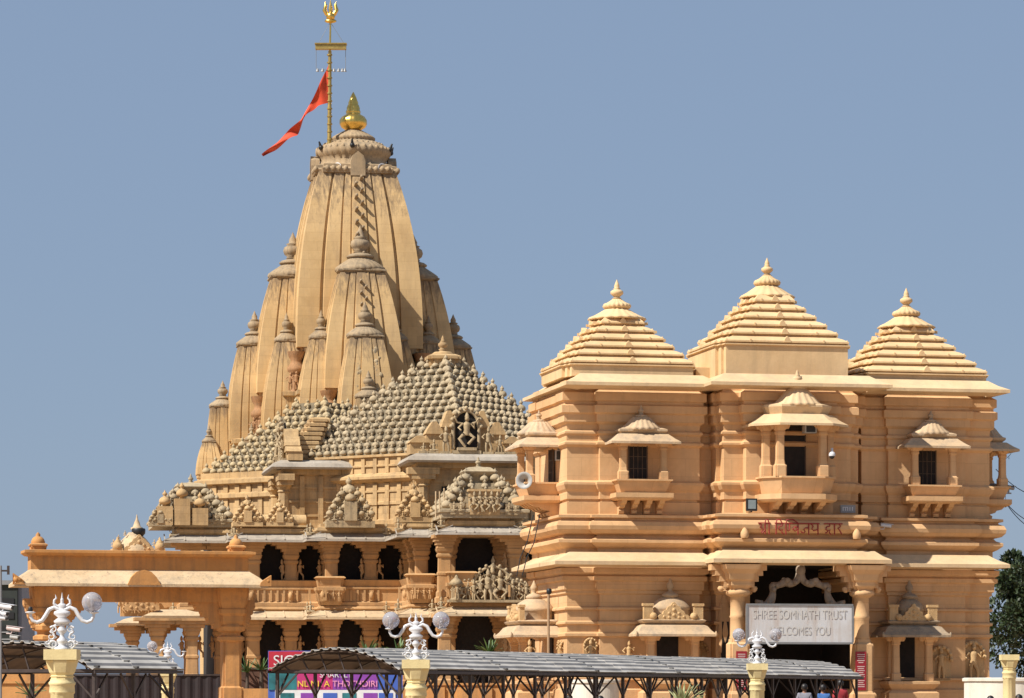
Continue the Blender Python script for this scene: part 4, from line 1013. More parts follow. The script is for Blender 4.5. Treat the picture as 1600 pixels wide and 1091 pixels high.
def gate_pillar(x, inner):                               # inner = side the long bracket reaches to
    m = MB(A_.M); u = X(x)
    o8 = lambda r: [(u + r*math.cos(PI/8 + k*PI/4), r*math.sin(PI/8 + k*PI/4)) for k in range(8)]
    m.loft(stepped(18, 18, [(4, 4)], u, 0), [(0, GA), (0, Wa(1075)), (-3, Wa(1072)), (-3, Wa(1002))])
    m.loft(o8(17.5), [(0, Wa(1003)), (4, Wa(1000)), (4, Wa(995)), (-2, Wa(992)), (-2, Wa(988)), (5, Wa(985)), (6, Wa(979)), (1, Wa(974))])
    m.loft(stepped(19, 19, [(3, 3)], u, 0), [(-2, Wa(976)), (0, Wa(970)), (0, Wa(962)), (3, Wa(958)), (3, Wa(952)), (1, Wa(950)), (4, Wa(940)), (6, Wa(925)), (6, Wa(918.3))])
    for sg, top in ((inner, 66), (-inner, 36)):
        for k in range(5):
            r = 20 + (top - 20)*(k + 1)/5; y0 = 982 - 9*k; y1 = 982 - 9*(k + 1)
            m.box(min(u, u + sg*r), max(u, u + sg*r), -12 - .3*k, 12 + .3*k, Wa(y0) + .05*k, Wa(y1) + .05*k)
        for k in range(4):
            r = 20 + (top - 20)*(k + 1)/5; m.ball((u + sg*r, -8, Wa(982 - 9*(k + 1)) - 1), 5, 8, 6)
    return m.build('pillar', M_ORANGE, gw)
gate_pillar(364, -1); gate_pillar(75, 1)
for x, s in ((61, 1.0), (371, 1.0)):
    m = MB(A_.M); u = X(x)
    m.loft(stepped(12, 12, [(3, 3)], u, -6), [(0, Wa(862)), (0, Wa(856)), (2, Wa(855)), (2, Wa(853)), (-1, Wa(851))])
    m.lathe((u, -6, Wa(852)), [(10, 0), (11, 3), (9, 8), (6, 11), (3, 12), (4, 14), (1, 18)], 16)
    for q in (-1, 1): m.ball((u + q*9, -14, Wa(856)), 4, 8, 6)
    m.build('corner_finial', M_ORANGE, gw)
m = MB(A_.M); u = X(217); carved_gable(m, u, -20, Wa(862), 46, 26, 8)
for q in (-1, 1):
    m.ball((u + q*33, -18, Wa(855)), 8, 10, 8); m.lathe((u + q*33, -18, Wa(850)), [(5, 0), (5, 3), (2, 6), (1, 10)], 10)
    m.box(u + q*33 - 8, u + q*33 + 8, -24, -12, Wa(862), Wa(858))
m.build('carved_crest', M_CARVED, gw)
m = MB(A_.M); u = X(213)
m.lathe((u, 2, Wa(862)), [(30, 0), (28, 8), (20, 18), (12, 26), (9, 30)], 20); m.box(u - 36, u + 36, -10, 14, Wa(862), Wa(858))
for a, b, c in ((-34, 8, 10), (-26, 20, 8), (-16, 30, 7), (30, 10, 9)): figure(m, (u + a, -8, Wa(862) + b*.8), c*1.6, 'sit', seed=a)
m.lathe((u + 4, 2, Wa(838)), [(9, 10), (10, 13), (6, 15), (4, 22), (2, 26), (.5, 34)], 16)
m.build('crest_dome', M_ORANGE_EAVE, gw)
m = MB(A_.M); m.lathe((u + 6, -2, Wa(839)), [(6, 0), (10.5, 5), (11, 11), (10, 13)], 20); m.build('black_pot', M_BLACK, gw)

# ================================================================== lamp posts
def lamp_post(x, Y, zc, label, left_globe=True, right_globe=True, fixture=True, k=1.0):
    Xw = (x - 800)/F*Y
    t = thing('lamp_post' if fixture else 'stone_post', label, 'lamp post' if fixture else 'post', (Xw, Y, 0), 'cream lamp posts in the forecourt')
    Mx = Matrix.Translation((Xw, Y, zc)) @ Matrix.Scale(k, 4)
    m = MB(Mx); o8 = lambda r: [(r*math.cos(PI/8 + i*PI/4), r*math.sin(PI/8 + i*PI/4)) for i in range(8)]
    m.box(-.33, .33, -.33, .33, -.21, 0)
    m.loft(o8(.34), [(-.10, -.62), (-.10, -.56), (-.08, -.54), (-.11, -.52), (-.07, -.46), (-.03, -.33), (0, -.22), (-.02, -.212)])
    m.lathe((0, 0, 0), [(.26, -.86), (.25, -.72), (.27, -.70), (.27, -.66), (.24, -.63), (.24, -.60)], 20)
    m.lathe((0, 0, 0), [(.27, -zc/k), (.27, -zc/k + .4), (.235, -zc/k + .42), (.225, -.90), (.25, -.87), (.25, -.84)], 40, rib=.035, ribn=10)
    m.build('column', M_CREAM, t)
    if not fixture: return t
    b = MB(Mx)
    b.lathe((0, 0, 0), [(.15, 0), (.16, .03), (.08, .06), (.07, .10), (.10, .15), (.11, .19), (.05, .24), (.04, .30), (.09, .36), (.10, .40), (.05, .46), (.07, .50)], 16)
    b.lathe((0, 0, 0), [(.08, .50), (.15, .52), (.17, .57), (.08, .64), (.17, .71), (.16, .76), (.08, .79), (.06, .84), (.10, .88), (.05, .92)], 20, sy=.6)
    for sg in (-1, 1):                                   # scrollwork
        for (c, z, r, t0) in ((.17, .10, .085, 0), (.22, .26, .085, 1.5), (.17, .40, .075, .5), (.29, .14, .05, 2.)):
            b.tube([(sg*(c + (r*(1 - i/22))*math.cos(t0 + i*.42)), -.02 + .01*(i % 2), z + (r*(1 - i/22))*math.sin(t0 + i*.42)) for i in range(18)], [.021*(1 - i/28) for i in range(18)], 6)
        b.tube([(sg*.06, 0, .05), (sg*.20, 0, .02), (sg*.27, 0, .09), (sg*.21, 0, .20), (sg*.12, 0, .24), (sg*.23, 0, .36), (sg*.15, 0, .48), (sg*.06, 0, .50)], .025, 6)
    b.tube([(0, 0, .82), (0, 0, .95), (0, 0, 1.14)], [.03, .035, .004], 8)
    b.ball((0, 0, .985), .035, 8, 6, sz=1.6)
    for sg in (-1, 1):
        b.tube([(0, 0, .86), (sg*.10, 0, .87), (sg*.165, 0, .92), (sg*.155, 0, .99), (sg*.115, 0, 1.03), (sg*.135, 0, 1.10)], [.022, .028, .028, .024, .018, .004], 8)
        b.tube([(sg*.02, 0, .86), (sg*.08, 0, .80), (sg*.13, 0, .84)], .022, 6)
    b.build('trident_ornament', M_WHITE, t)
    for sg, has in ((-1, left_globe), (1, right_globe)):
        a = MB(Mx)
        P = [(.06, .80), (.16, .845), (.26, .80), (.33, .68), (.40, .58), (.50, .545), (.59, .58), (.63, .66), (.635, .72)]
        a.tube([(sg*p, 0, q) for p, q in P], [.036, .04, .042, .042, .04, .038, .036, .032, .03], 10)
        a.lathe((sg*.635, 0, .715), [(.04, 0), (.10, .02), (.105, .035), (.06, .045)], 14)
        ao = a.build('arm', M_WHITE, t)
        if has:
            g_ = MB(Mx); g_.ball((sg*.60, 0, .945), .205, 24, 16); g_.build('globe', M_GLOBE, ao)
            g_ = MB(Mx); g_.lathe((sg*.60, 0, .76), [(.05, 0), (.05, .1), (.03, .14), (.03, .22), (.01, .24)], 10); g_.build('bulb', M_WHITE, ao)
        else:
            g_ = MB(Mx); g_.lathe((sg*.635, 0, .755), [(.04, 0), (.05, .04), (.035, .09), (.03, .10)], 10); g_.build('lamp_socket', M_BLACK, ao)
    return t
M_GLOBE = plain('milky_glass_globe', (0.62, 0.60, 0.63), 0.12, var=0.18, scale=4, Transmission_Weight=0.62, IOR=1.15)
def zc_of(y, Y): return EYE + (HOR - y)/F*Y
lamp_post(97, 67, zc_of(1015, 67), 'cream lamp post with white trident and only its right globe left, nearest on the left', left_globe=False, k=.95)
lamp_post(650, 80, zc_of(1031, 80), 'cream lamp post with white trident and two globes before the long canopy', k=.95)
lamp_post(1183, 103, zc_of(1037, 103), 'cream lamp post with two globes in front of the gatehouse doorway', k=.9)
lamp_post(262, 130, zc_of(1048, 130), 'distant cream lamp post behind the short canopy, its right globe missing', right_globe=False, k=.95)
lamp_post(1577, 112, zc_of(1023, 112), 'bare cream post with a flared capital and no lamp at the right edge', fixture=False, k=.86)

# ================================================================== barrel-roofed walkway canopies
M_BOARDS = plain('brown_ceiling_boards', (0.10, 0.065, 0.045), .8, var=.35, scale=3)
def canopy(Xa, Ya, d, L, half, zr, ze, label, bay, lattice=True):
    d = Vector((d[0], d[1])).normalized(); ang = math.degrees(math.atan2(-d.x, d.y))
    M = world_frame(Xa, Ya, 0, ang)                       # local v runs along the canopy
    t = thing('walkway_canopy', label, 'canopy', (Xa, Ya, 0))
    h = zr - ze
    def arch(s, lift=0.0): return (half*s, ze + h*(1 - s*s) + lift)
    # corrugated sheet with real ridges along its length
    N = 120; m = MB(M)
    def prof(v, dz):
        out = []
        for i in range(N + 1):
            s = -1.04 + 2.08*i/N; x, z = arch(s)
            out.append((x, v, z + dz + .042*(1 if (i % 8) in (0, 1, 2) else 0)))
        return out
    nb = max(1, round(L/bay)); segs = []
    for k in range(nb):
        v0, v1 = -.25 + (L + .5)*k/nb, -.25 + (L + .5)*(k + 1)/nb + .12
        lift = .055 + .012*(k % 2)
        a, b = prof(v0, lift), prof(v1, lift); a2, b2 = prof(v0, lift - .012), prof(v1, lift - .012)
        n = N + 1
        m.add(a + b + a2 + b2, [(i, i+1, n+i+1, n+i) for i in range(N)] + [(2*n+i+1, 2*n+i, 3*n+i, 3*n+i+1) for i in range(N)] + [(i+1, i, 2*n+i, 2*n+i+1) for i in range(N)] + [(n+i, n+i+1, 3*n+i+1, 3*n+i) for i in range(N)])
    m.build('roof_sheet', M_SHEET, t)
    m = MB(M); pts = [arch(-1 + 2*i/20) for i in range(21)]
    m.rings([[(x, v, z + .02) for x, z in pts] + [(x, v, z - .005) for x, z in reversed(pts)] for v in (-.2, L + .2)]); m.build('ceiling_boards', M_BOARDS, t)
    m = MB(M)                                             # rows of dark fixing clips over the joints
    for k in range(0, nb + 1, 3 if nb > 5 else 1):
        v = (L)*k/nb
        for i in range(17):
            s = -1 + 2*i/16; x, z = arch(s)
            m.box(x - .05, x + .05, v - .04, v + .06, z + .06, z + .105)
    m.build('roof_clip', M_SHEET_SEAM, t)
    m = MB(M)
    for k in range(nb + 1):
        v = L*k/nb
        pts = [arch(-1 + 2*i/14) for i in range(15)]
        for a, b in zip(pts, pts[1:]): m.bar((a[0], v, a[1]), (b[0], v, b[1]), .06, .06)
        m.bar((-half, v, ze), (half, v, ze), .06, .07)
        for i in (range(1, 14, 2) if k in (0, nb) else ()):
            a = pts[i]; b = (pts[i][0] + (.18 if i % 2 else -.18), ze)
            m.bar((a[0], v, a[1]), (b[0], v, b[1]), .03, .03)
    for s in (-1, -.6, -.2, .2, .6, 1):
        x, z = arch(s); m.bar((x, 0, z - .02), (x, L, z - .02), .05, .06)
    m.build('roof_truss', M_STEEL, t)
    m = MB(M); m.bar((half*1.05, -.25, ze - .03), (half*1.05, L + .25, ze - .01), .03, .07); m.bar((-half*1.05, -.25, ze - .01), (-half*1.05, L + .25, ze - .01), .03, .07); m.build('gutter', M_STEEL, t)
    for k in range(nb + 1):
        v = L*k/nb
        for sx in (-1, 1):
            p = MB(M); x = sx*(half - .06)
            p.bar((x, v, 0), (x, v, ze - .04), .07)
            for q in (-1, 1):
                if 0 <= v + q*.55 <= L: p.bar((x, v, ze - .60), (x, v + q*.55, ze - .06), .04)
            if k % 2 == 0: p.bar((x, v, ze - .60), (x - sx*.55, v, ze - .05), .04)
            p.build('post', M_STEEL, t)
    return t
canopy(-4.15, 84.0, (13.6, 30), 33.4, 1.70, 2.80, 2.33, 'long barrel-roofed walkway canopy of grey sheet running to the gatehouse', 1.96)
canopy(-10.3, 74.0, (1.9, 4.4), 3.3, 1.80, 2.80, 2.26, 'short barrel-roofed canopy of grey sheet at the left edge', 1.65)

# ================================================================== billboard behind the canopy
M_BRED = plain('poster_red', (0.42, 0.02, 0.04), 0.5); M_BPUR = plain('poster_purple', (0.22, 0.05, 0.33), 0.5); M_BBLU = plain('poster_blue', (0.05, 0.11, 0.42), 0.5)
M_BTEAL = plain('poster_teal', (0.02, 0.14, 0.16), 0.5, var=.5, scale=3); M_BMAG = plain('poster_magenta', (0.45, 0.03, 0.16), 0.5); M_BWHITE = plain('poster_white', (0.66, 0.66, 0.66), 0.5)
M_BYEL = plain('poster_yellow', (0.75, 0.55, 0.05), 0.5); M_BPINK = plain('poster_pink', (0.75, 0.30, 0.45), 0.5)
YB = 100.0; bx = lambda x: (x - 800)/F*YB; bz = lambda y: EYE + (HOR - y)/F*YB
bb = thing('billboard', 'colourful red, purple and blue billboard standing behind the canopy arch', 'billboard', (bx(524), YB, 0))
def patch(name, x0, x1, y0, y1, mat, dy): m = MB(); m.box(bx(x0), bx(x1), YB - .06 - dy, YB - .03, bz(y1), bz(y0)); return m.build(name, mat, bb)
m = MB(); m.box(bx(419), bx(629), YB - .03, YB + .05, .3, bz(1017)); m.build('backboard', M_BBLU, bb)
for x in (425, 624):
    m = MB(); m.box(bx(x) - .05, bx(x) + .05, YB + .06, YB + .16, 0, bz(1020)); m.build('post', M_STEEL, bb)
patch('panel', 420, 522, 1018, 1048, M_BRED, 0); patch('panel', 522, 628, 1019, 1048, M_BPUR, 0)
patch('panel', 420, 464, 1048.3, 1078, M_BTEAL, 0); patch('panel', 464.2, 520, 1048.3, 1078, M_BMAG, 0); patch('panel', 520.2, 590, 1048.3, 1078, M_BPUR, 0); patch('panel', 590.2, 622, 1048.3, 1078, M_BBLU, 0)
patch('panel', 430, 618, 1078.3, 1105, M_BWHITE, 0)
for i, x in enumerate((438, 470, 505, 535, 568, 592)): patch('photo_panel', x, x + 22, 1083, 1105, (M_BTEAL, M_BPUR, M_BBLU)[i % 3], .01)
def bword(s, x, y, hpx, mat, italic=0):
    lettering('lettering', s, hpx/F*YB*1.35, .006, mat, bb, Matrix.Translation((bx(x), YB - .085, bz(y))))
bword('SICSO', 458, 1033, 17, M_BWHITE); bword('SMARTLY', 525, 1055, 9, M_BWHITE); bword('NL NL A', 490, 1069, 10, M_BYEL); bword('THDTHDIRI', 555, 1069, 10, M_BPINK)

# ================================================================== white banner and red plaques at the doorway
bn = thing('welcome_banner', 'weathered white banner with faded lettering hung across the doorway', 'banner', tuple(G.M @ Vector((G.u(1249, -92), -92, Wl(1005)))))
m = MB(G.M); vb = -92
m.box(G.u(1169, vb), G.u(1331, vb), vb, vb + 1, Wl(1005), Wl(949))
def banner_mat():
    m = stone('rust_streaked_white_sheet', (0.62, 0.62, 0.63), (0.42, 0.30, 0.22), 0.25, 1.2, 0.55, 0.05)
    return m
m.build('sheet', banner_mat(), bn)
m = MB(G.M)
for a, b, c, d in ((1166, 1333, 949.2, 946), (1166, 1333, 1008, 1005.2)): m.box(G.u(a, vb), G.u(b, vb), vb - 1, vb + 2, Wl(c), Wl(d))
for a, b in ((1165.5, 1168.7), (1331.3, 1334)): m.box(G.u(a, vb), G.u(b, vb), vb - .9, vb + 1.9, Wl(1005.1), Wl(949.3))
m.build('frame', M_GREYMETAL, bn)
M_FADE = plain('faded_tan_lettering', (0.57, 0.54, 0.50), 0.7, var=.15, scale=4)
for s, x, y, h in (('SHREE SOMNATH TRUST', 1250, 963, 15), ('WELCOMES YOU', 1250, 988, 14)):
    lettering('lettering', s, h*1.02/45*1.3, .0006, M_FADE, bn, G.M @ Matrix.Translation((G.u(x, vb), vb - .6, Wl(y))) @ Matrix.Scale(45, 4) @ Matrix.Scale(.68, 4, (1, 0, 0)))
def plaque(x0, x1, y0, y1, v, label):
    t = thing('inscription_plaque', label, 'plaque', tuple(G.M @ Vector((G.u((x0+x1)/2, v), v, Wl(y1)))))
    m = MB(G.M); m.box(G.u(x0, v), G.u(x1, v), v, v + 1.2, Wl(y1), Wl(y0)); m.build('board', M_PLAQUE, t)
    m = MB(G.M); y = y0 + 4; i = 0
    while y < y1 - 4:
        ins = (2.5, 2.5, 3.5, 2.5, 4.5)[i % 5]
        if i % 7 != 5: m.box(G.u(x0 + ins, v), G.u(x1 - ins, v), v - .25, v, Wl(y + 1.3), Wl(y))
        y += 3.1; i += 1
    m.build('text_lines', M_PLAQUE_TXT, t)
plaque(1337, 1353.5, 1019, 1079, -84.5, 'tall dark red inscription plaque on the right pillar of the doorway')
plaque(1150.5, 1167, 1019, 1079, -84.5, 'dark red inscription plaque on the left pillar, half hidden by the canopy')

# ================================================================== loudspeakers, cameras, lights on the gatehouse
def horn(c, dirv, r, L, mat, name, label, cat='loudspeaker', group=None, parent=None):
    d = Vector(dirv).normalized(); q = d.to_track_quat('Z', 'Y').to_matrix().to_4x4()
    Mx = Matrix.Translation(c) @ q
    t = thing(name, label, cat, c, group) if parent is None else parent
    m = MB(Mx); n = 24; pr = [(r*.18, -L), (r*.22, -L*.75), (r*.35, -L*.4), (r*.65, -L*.12), (r, 0), (r*1.03, .01), (r*1.0, .02), (r*.62, -L*.10), (r*.3, -L*.36), (r*.16, -L*.5)]
    m.lathe((0, 0, 0), pr, n); m.build('horn', mat, t)
    m = MB(Mx); m.lathe((0, 0, -L*.49), [(r*.30, .01), (r*.30, .03)], 16); m.build('throat', M_BLACK, t)
    m = MB(Mx); m.lathe((0, 0, -L*1.25), [(r*.3, 0), (r*.34, .03), (r*.34, L*.3), (r*.2, L*.34)], 12); m.build('driver', mat, t)
    return t
M_HORN = plain('pale_grey_horn', (0.36, 0.35, 0.33), 0.6)
P = lambda x, y, v: G.M @ Vector((G.u(x, v), v, Wl(y)))
horn(P(819, 752, 66), (-.25, -1, 0), .29, .5, M_HORN, 'horn_loudspeaker', 'pale grey horn loudspeaker beside the left side balcony')
horn(P(1552, 758, 74), (-.1, -1, 0), .26, .45, M_GREYMETAL, 'horn_loudspeaker', 'darker grey horn loudspeaker by the balcony on the right end')
for x, y, k in ((527, 262, 1), (597, 262, 2)):
    dd = Vector(((x - 562)/55, -1, 0)); c = Vector(((x - 800)/F*263.9, 263.9 if k == 1 else 264.3, EYE + (HOR - y)/F*264))
    horn(c, dd, .36, .5, M_WHITE, 'horn_loudspeaker', 'white horn loudspeaker under the spire crown, %s of its pair' % ('left' if k == 1 else 'right'), group='loudspeakers under the spire crown')
def speaker_box(c, w, h, label):
    t = thing('box_loudspeaker', label, 'loudspeaker', c)
    m = MB(world_frame(c[0], c[1], c[2], 12)); m.box(-w/2, w/2, 0, w*.8, -h/2, h/2); m.build('cabinet', M_HORN, t)
    m = MB(world_frame(c[0], c[1], c[2], 12)); m.box(-w*.38, w*.38, -.012, -.001, -h*.4, h*.4); m.build('grille', M_BLACK, t)
    m = MB(world_frame(c[0], c[1], c[2], 12)); m.box(-.03, .03, w*.2, w*.3, h/2, h/2 + .35); m.build('bracket', M_GREYMETAL, t)
speaker_box(P(1267, 677, -90), .42, .26, 'small box loudspeaker hanging under the middle balcony roof')
speaker_box(P(873, 712, 66), .20, .36, 'small white loudspeaker box in the left side balcony')
t = thing('dome_camera', 'white dome camera on the middle balcony column', 'camera', P(1300, 720, -100))
Mx = Matrix.Translation(P(1300, 718, -100))
m = MB(Mx); m.lathe((0, 0, 0), [(.11, -.02), (.12, .03), (.10, .10), (.04, .14), (.04, .25), (.0, .26)], 16); m.build('housing', M_WHITE, t)
m = MB(Mx); m.ball((0, 0, -.03), .09, 14, 10); m.build('lens_dome', M_BLACK, t)
def bullet_camera(c, yaw, L, r, label, mat=None, group=None, pitch=6):
    mat = mat or M_WHITE
    t = thing('security_camera', label, 'camera', c, group)
    Mx = Matrix.Translation(c) @ Matrix.Rotation(R(yaw), 4, 'Z') @ Matrix.Rotation(R(pitch), 4, 'Y') @ Matrix.Rotation(R(90), 4, 'Y')
    m = MB(Mx); m.lathe((0, 0, 0), [(r*.9, -L*.5), (r, -L*.45), (r, L*.42), (r*.96, L*.5)], 14); m.build('housing', mat, t)
    m = MB(Mx); m.box(-r*1.15, -r*.95, -r*1.05, r*1.05, -L*.5, L*.68); m.build('sun_shield', mat, t)
    m = MB(Mx); m.lathe((0, 0, L*.5), [(r*.8, 0), (r*.8, .012)], 14); m.build('lens', M_BLACK, t)
    m = MB(Mx); m.tube([(r*.9, 0, -L*.1), (r*2.2, 0, -L*.15), (r*2.4, 0, -L*.5)], r*.25, 8); m.build('bracket', mat, t)
    return t
bullet_camera(P(1384, 821, -28), 10, .38, .06, 'white bullet camera on the string course right of the painted name')
t = bullet_camera(P(1578, 752, 90), 20, .3, .07, 'grey security camera on an arm at the right end of the gatehouse', M_GREYMETAL)
m = MB(G.M); u = G.u(1550, 90); m.bar((u, 90, Wl(761)), (G.u(1580, 90), 90, Wl(761)), 2.2); m.bar((G.u(1576, 90), 90, Wl(761)), (G.u(1576, 90), 90, Wl(750)), 2)
m.bar((G.u(1571, 90), 90, Wl(762)), (G.u(1571, 90), 90, Wl(778)), .7); m.build('arm', M_GREYMETAL, t)
m = MB(G.M); m.ball((G.u(1571, 90), 90, Wl(781)), 2.8, 10, 8); m.build('counterweight', M_BLACK, t)
def flood(x, y, v, w, h, label, front):
    t = thing('floodlight', label, 'floodlight', P(x, y, v)); u = G.u(x, v)
    m = MB(G.M); m.box(u - w/2, u + w/2, v, v + 6, Wl(y) - h/2, Wl(y) + h/2); m.box(u - 1, u + 1, v + 2, v + 16, Wl(y) - h/2 - 2, Wl(y) - h/2 - .3); m.build('housing', M_BLACK, t)
    m = MB(G.M); m.box(u - w*.36, u + w*.36, v - .4, v - .05, Wl(y) - h*.34, Wl(y) + h*.38); m.build('glass', front, t)
M_GLASS = plain('grey_lamp_glass', (0.22, 0.27, 0.28), 0.25)
flood(1175, 793, -66, 17, 19, 'black floodlight with grey glass left of the middle balcony brackets', M_GLASS)
t = thing('small_sign', 'small dark sign with pale marks right of the middle balcony', 'sign', P(1325, 797, -52)); u = G.u(1325, -52)
m = MB(G.M); m.box(u - 12, u + 12, -52, -48, Wl(803), Wl(791)); m.build('board', M_GREYMETAL, t)
m = MB(G.M)
for a in (-8, -4, -.5, 3, 7): m.box(u + a - .7, u + a + .7, -52.5, -52, Wl(800), Wl(794))
m.box(u - 8, u - 1, -52.5, -52, Wl(795.2), Wl(794)); m.build('lettering', M_WHITE, t)
# bird on the right-hand balcony roof
t = MB(G.M); u, v, w = G.u(1576, 90), 90, Wl(703)
t.rings([[(u + a + r*math.cos(q*PI/4)*.6, v + r*math.sin(q*PI/4), w + b + r*math.cos(q*PI/4)*.8) for q in range(8)] for a, b, r in ((-7, -3, .3), (-3, -1, 1.2), (0, 1.5, 2.2), (2.5, 4, 1.8), (3.6, 6, 1.3), (4.6, 7.4, 1.3), (6, 7.6, .5), (7.4, 7.3, .1))], smooth=True)
t.tube([(u, v - .6, w), (u, v - .6, w - 3)], .25, 5); t.tube([(u + 1, v + .6, w), (u + 1, v + .6, w - 3)], .25, 5)
tag(t.build('bird', M_BLACK), 'dark bird perched on the tip of the right-hand balcony roof', 'bird')
for i, (a, b, lab) in enumerate((((1556, 722, 95), (1640, 765, 95), 'thin black cable sloping from the right balcony roof, uppermost'), ((1572, 776, 95), (1640, 806, 95), 'thin black cable below the grey camera, middle of three'), ((1574, 780, 95), (1640, 822, 95), 'thin black cable below the grey camera, lowest of three'))):
    p, q = P(*a), P(*b); m = MB(); m.tube([p + (q - p)*s + Vector((0, 0, -.3*s*(1 - s)*4)) for s in [k/10 for k in range(11)]], .015, 5)
    tag(m.build('cable', M_BLACK), lab, 'cable', 'cables at the right end')
for i, (xs, lab) in enumerate((((832, 806, 822, 850, 812, 872, 806, 902), 'black cable hanging over the left string course, outer one'), ((842, 806, 833, 850, 822, 872, 815, 900), 'black cable hanging over the left string course, inner one'))):
    m = MB(); m.tube([G.M @ Vector((G.u(xs[2*k], 60) - 0, 60 - 6, Wl(xs[2*k+1]))) for k in range(4)], .018, 5)
    tag(m.build('cable', M_BLACK), lab, 'cable', 'cables over the left string course')
t = thing('light_pole', 'thin brown pole with a small spotlight beside the left kiosk', 'pole', (P(857, 1000, -30).x, P(857, 1000, -30).y, 0))
p = P(857, 1090, -30); m = MB(); m.tube([(p.x, p.y, 0), (p.x, p.y, P(857, 932, -30).z)], .045, 8); m.build('pole', plain('tan_pole', (.35, .22, .12), .6), t)
m = MB(); m.lathe((p.x + .02, p.y, P(857, 932, -30).z), [(.05, 0), (.09, .05), (.09, .16), (.05, .2)], 10); m.build('spotlight', M_BLACK, t)
# ================================================================== walls, planters and odds and ends along the bottom edge
def px(x, Y): return (x - 800)/F*Y
def pz(y, Y): return EYE + (HOR - y)/F*Y
# crenellated orange wall at far left
Y = 104.0; m = MB(); m.box(px(-60, Y), px(112, Y), Y, Y + .35, 0, pz(1050, Y)); m.box(px(-60, Y), px(112, Y), Y - .05, Y + .4, pz(1068, Y), pz(1064, Y))
for i in range(8):
    x = px(-50 + 22*i, Y); m.plate([(x - .19, pz(1050, Y)), (x + .19, pz(1050, Y)), (x + .17, pz(1045, Y)), (x, pz(1034, Y)), (x - .17, pz(1045, Y))], Y + .05, Y + .3)
tag(m.build('crenellated_wall', M_ORANGE), 'orange wall with pointed merlons under the short canopy', 'wall')
# maroon sheet barrier
Y = 147.0; M_MAROON = plain('maroon_sheet_metal', (0.018, 0.009, 0.010), 0.6, var=.3, scale=2)
br_ = thing('sheet_barrier', 'long dark maroon sheet-metal barrier under the orange gateway', 'barrier', (px(230, Y), Y, 0))
m = MB(); n = 60; xs = [px(104, Y) + (px(345, Y) - px(104, Y))*i/n for i in range(n + 1)]
m.rings([[(x, Y + (.04 if (i % 4) in (1, 2) else 0), z) for i, x in enumerate(xs)] + [(x, Y + .08, z) for x in reversed(xs)] for z in (.05, pz(1056, Y))]); m.build('sheet', M_MAROON, br_)
m = MB(); m.box(px(104, Y), px(345, Y), Y - .03, Y + .12, pz(1056, Y) + .004, pz(1053.5, Y)); m.build('rail', M_STEEL, br_)
# brown planter wall with leafy plants between gateway and billboard
Y = 150.0; m = MB(); m.box(px(374, Y), px(432, Y), Y, Y + .8, 0, pz(1044, Y)); m.box(px(373, Y), px(433, Y), Y - .05, Y + .85, pz(1046, Y), pz(1043, Y))
tag(m.build('planter_wall', plain('dark_brown_brick', (0.11, 0.05, 0.03), .8, var=.35, scale=4)), 'dark brown planter wall right of the orange gateway pillar', 'planter')
Y = 146.0; m = MB(); m.box(px(372, Y), px(440, Y), Y, Y + .4, 0, pz(1076, Y)); tag(m.build('low_wall', M_ORANGE), 'low plain orange wall right of the orange gateway pillar', 'wall')
Y = 133.0; m = MB(); m.box(px(560, Y), px(882, Y), Y, Y + .4, 0, pz(1071, Y)); m.box(px(560, Y), px(882, Y), Y - .06, Y + .46, pz(1071, Y) + .003, pz(1067.5, Y))
for i in range(9): x = px(575 + 37*i, Y); m.box(x - .22, x + .22, Y - .09, Y + .1, 0, pz(1074, Y))
tag(m.build('boundary_wall', M_ORANGE), 'long orange boundary wall with piers seen under the long canopy', 'wall')
M_WALLW = stone('white_rounded_wall_plaster', (0.72, 0.68, 0.60), (0.42, 0.36, 0.28), .3, .8, .4, .1)
def rounded_wall(x0, x1, Y, y, label):
    m = MB(); a, b = px(x0, Y), px(x1, Y); c = (a + b)/2; r = (b - a)/2; P = [(c - r*math.cos(t), Y + r*.7 - r*.7*math.sin(t)) for t in [PI*i/24 for i in range(25)]]
    m.loft(P, [(0, 0), (0, pz(y, Y) - .12), (.05, pz(y, Y) - .11), (.05, pz(y, Y) - .02), (0, pz(y, Y))]); return tag(m.build('rounded_wall', M_WALLW), label, 'wall', 'white rounded walls')
rounded_wall(893, 968, 119.0, 1062, 'white rounded wall behind the posts of the long canopy')
rounded_wall(1513, 1660, 113.5, 1059, 'white rounded wall below the bare post at the right edge')
# dark building and camera mast at the left edge
Y = 175.0; bd = thing('dark_building', 'dark flat-roofed building at the left edge behind the cameras', 'building', (px(0, Y), Y + 3, 0))
M_DBLD = plain('dark_green_cladding', (0.020, 0.026, 0.022), .7, var=.4, scale=1.5)
m = MB(); m.box(px(-120, Y), px(27, Y), Y, Y + 6, 0, pz(914, Y)); m.build('wall', M_DBLD, bd)
m = MB(); m.box(px(-122, Y), px(32, Y), Y - .15, Y + 6.2, pz(914, Y) + .003, pz(907, Y)); m.build('roof_slab', M_GREYMETAL, bd)
m = MB(); m.box(px(27.1, Y), px(33, Y), Y + .3, Y + 5, 0, pz(916, Y)); m.build('side_wall', plain('grey_side_wall', (.20, .22, .26), .8), bd)
for i in range(4):
    m = MB(); m.box(px(2, Y), px(22, Y), Y - .04, Y + .1, pz(945 + 22*i, Y), pz(935 + 22*i, Y)); m.build('window', M_BLACK, bd)
Y = 60.0; t = thing('camera_mast', 'slim steel mast with cameras at the left edge', 'mast', (px(1, Y), Y, 0))
m = MB(); m.tube([(px(1, Y), Y, 0), (px(1, Y), Y, pz(884, Y))], .022, 10); m.build('pole', M_GREYMETAL, t)
m = MB(); m.bar((px(1, Y), Y, pz(892, Y)), (px(13, Y), Y, pz(892, Y)), .03); m.bar((px(13, Y), Y, pz(898, Y)), (px(13, Y), Y, pz(884, Y)), .04); m.build('bracket', M_STEEL, t)
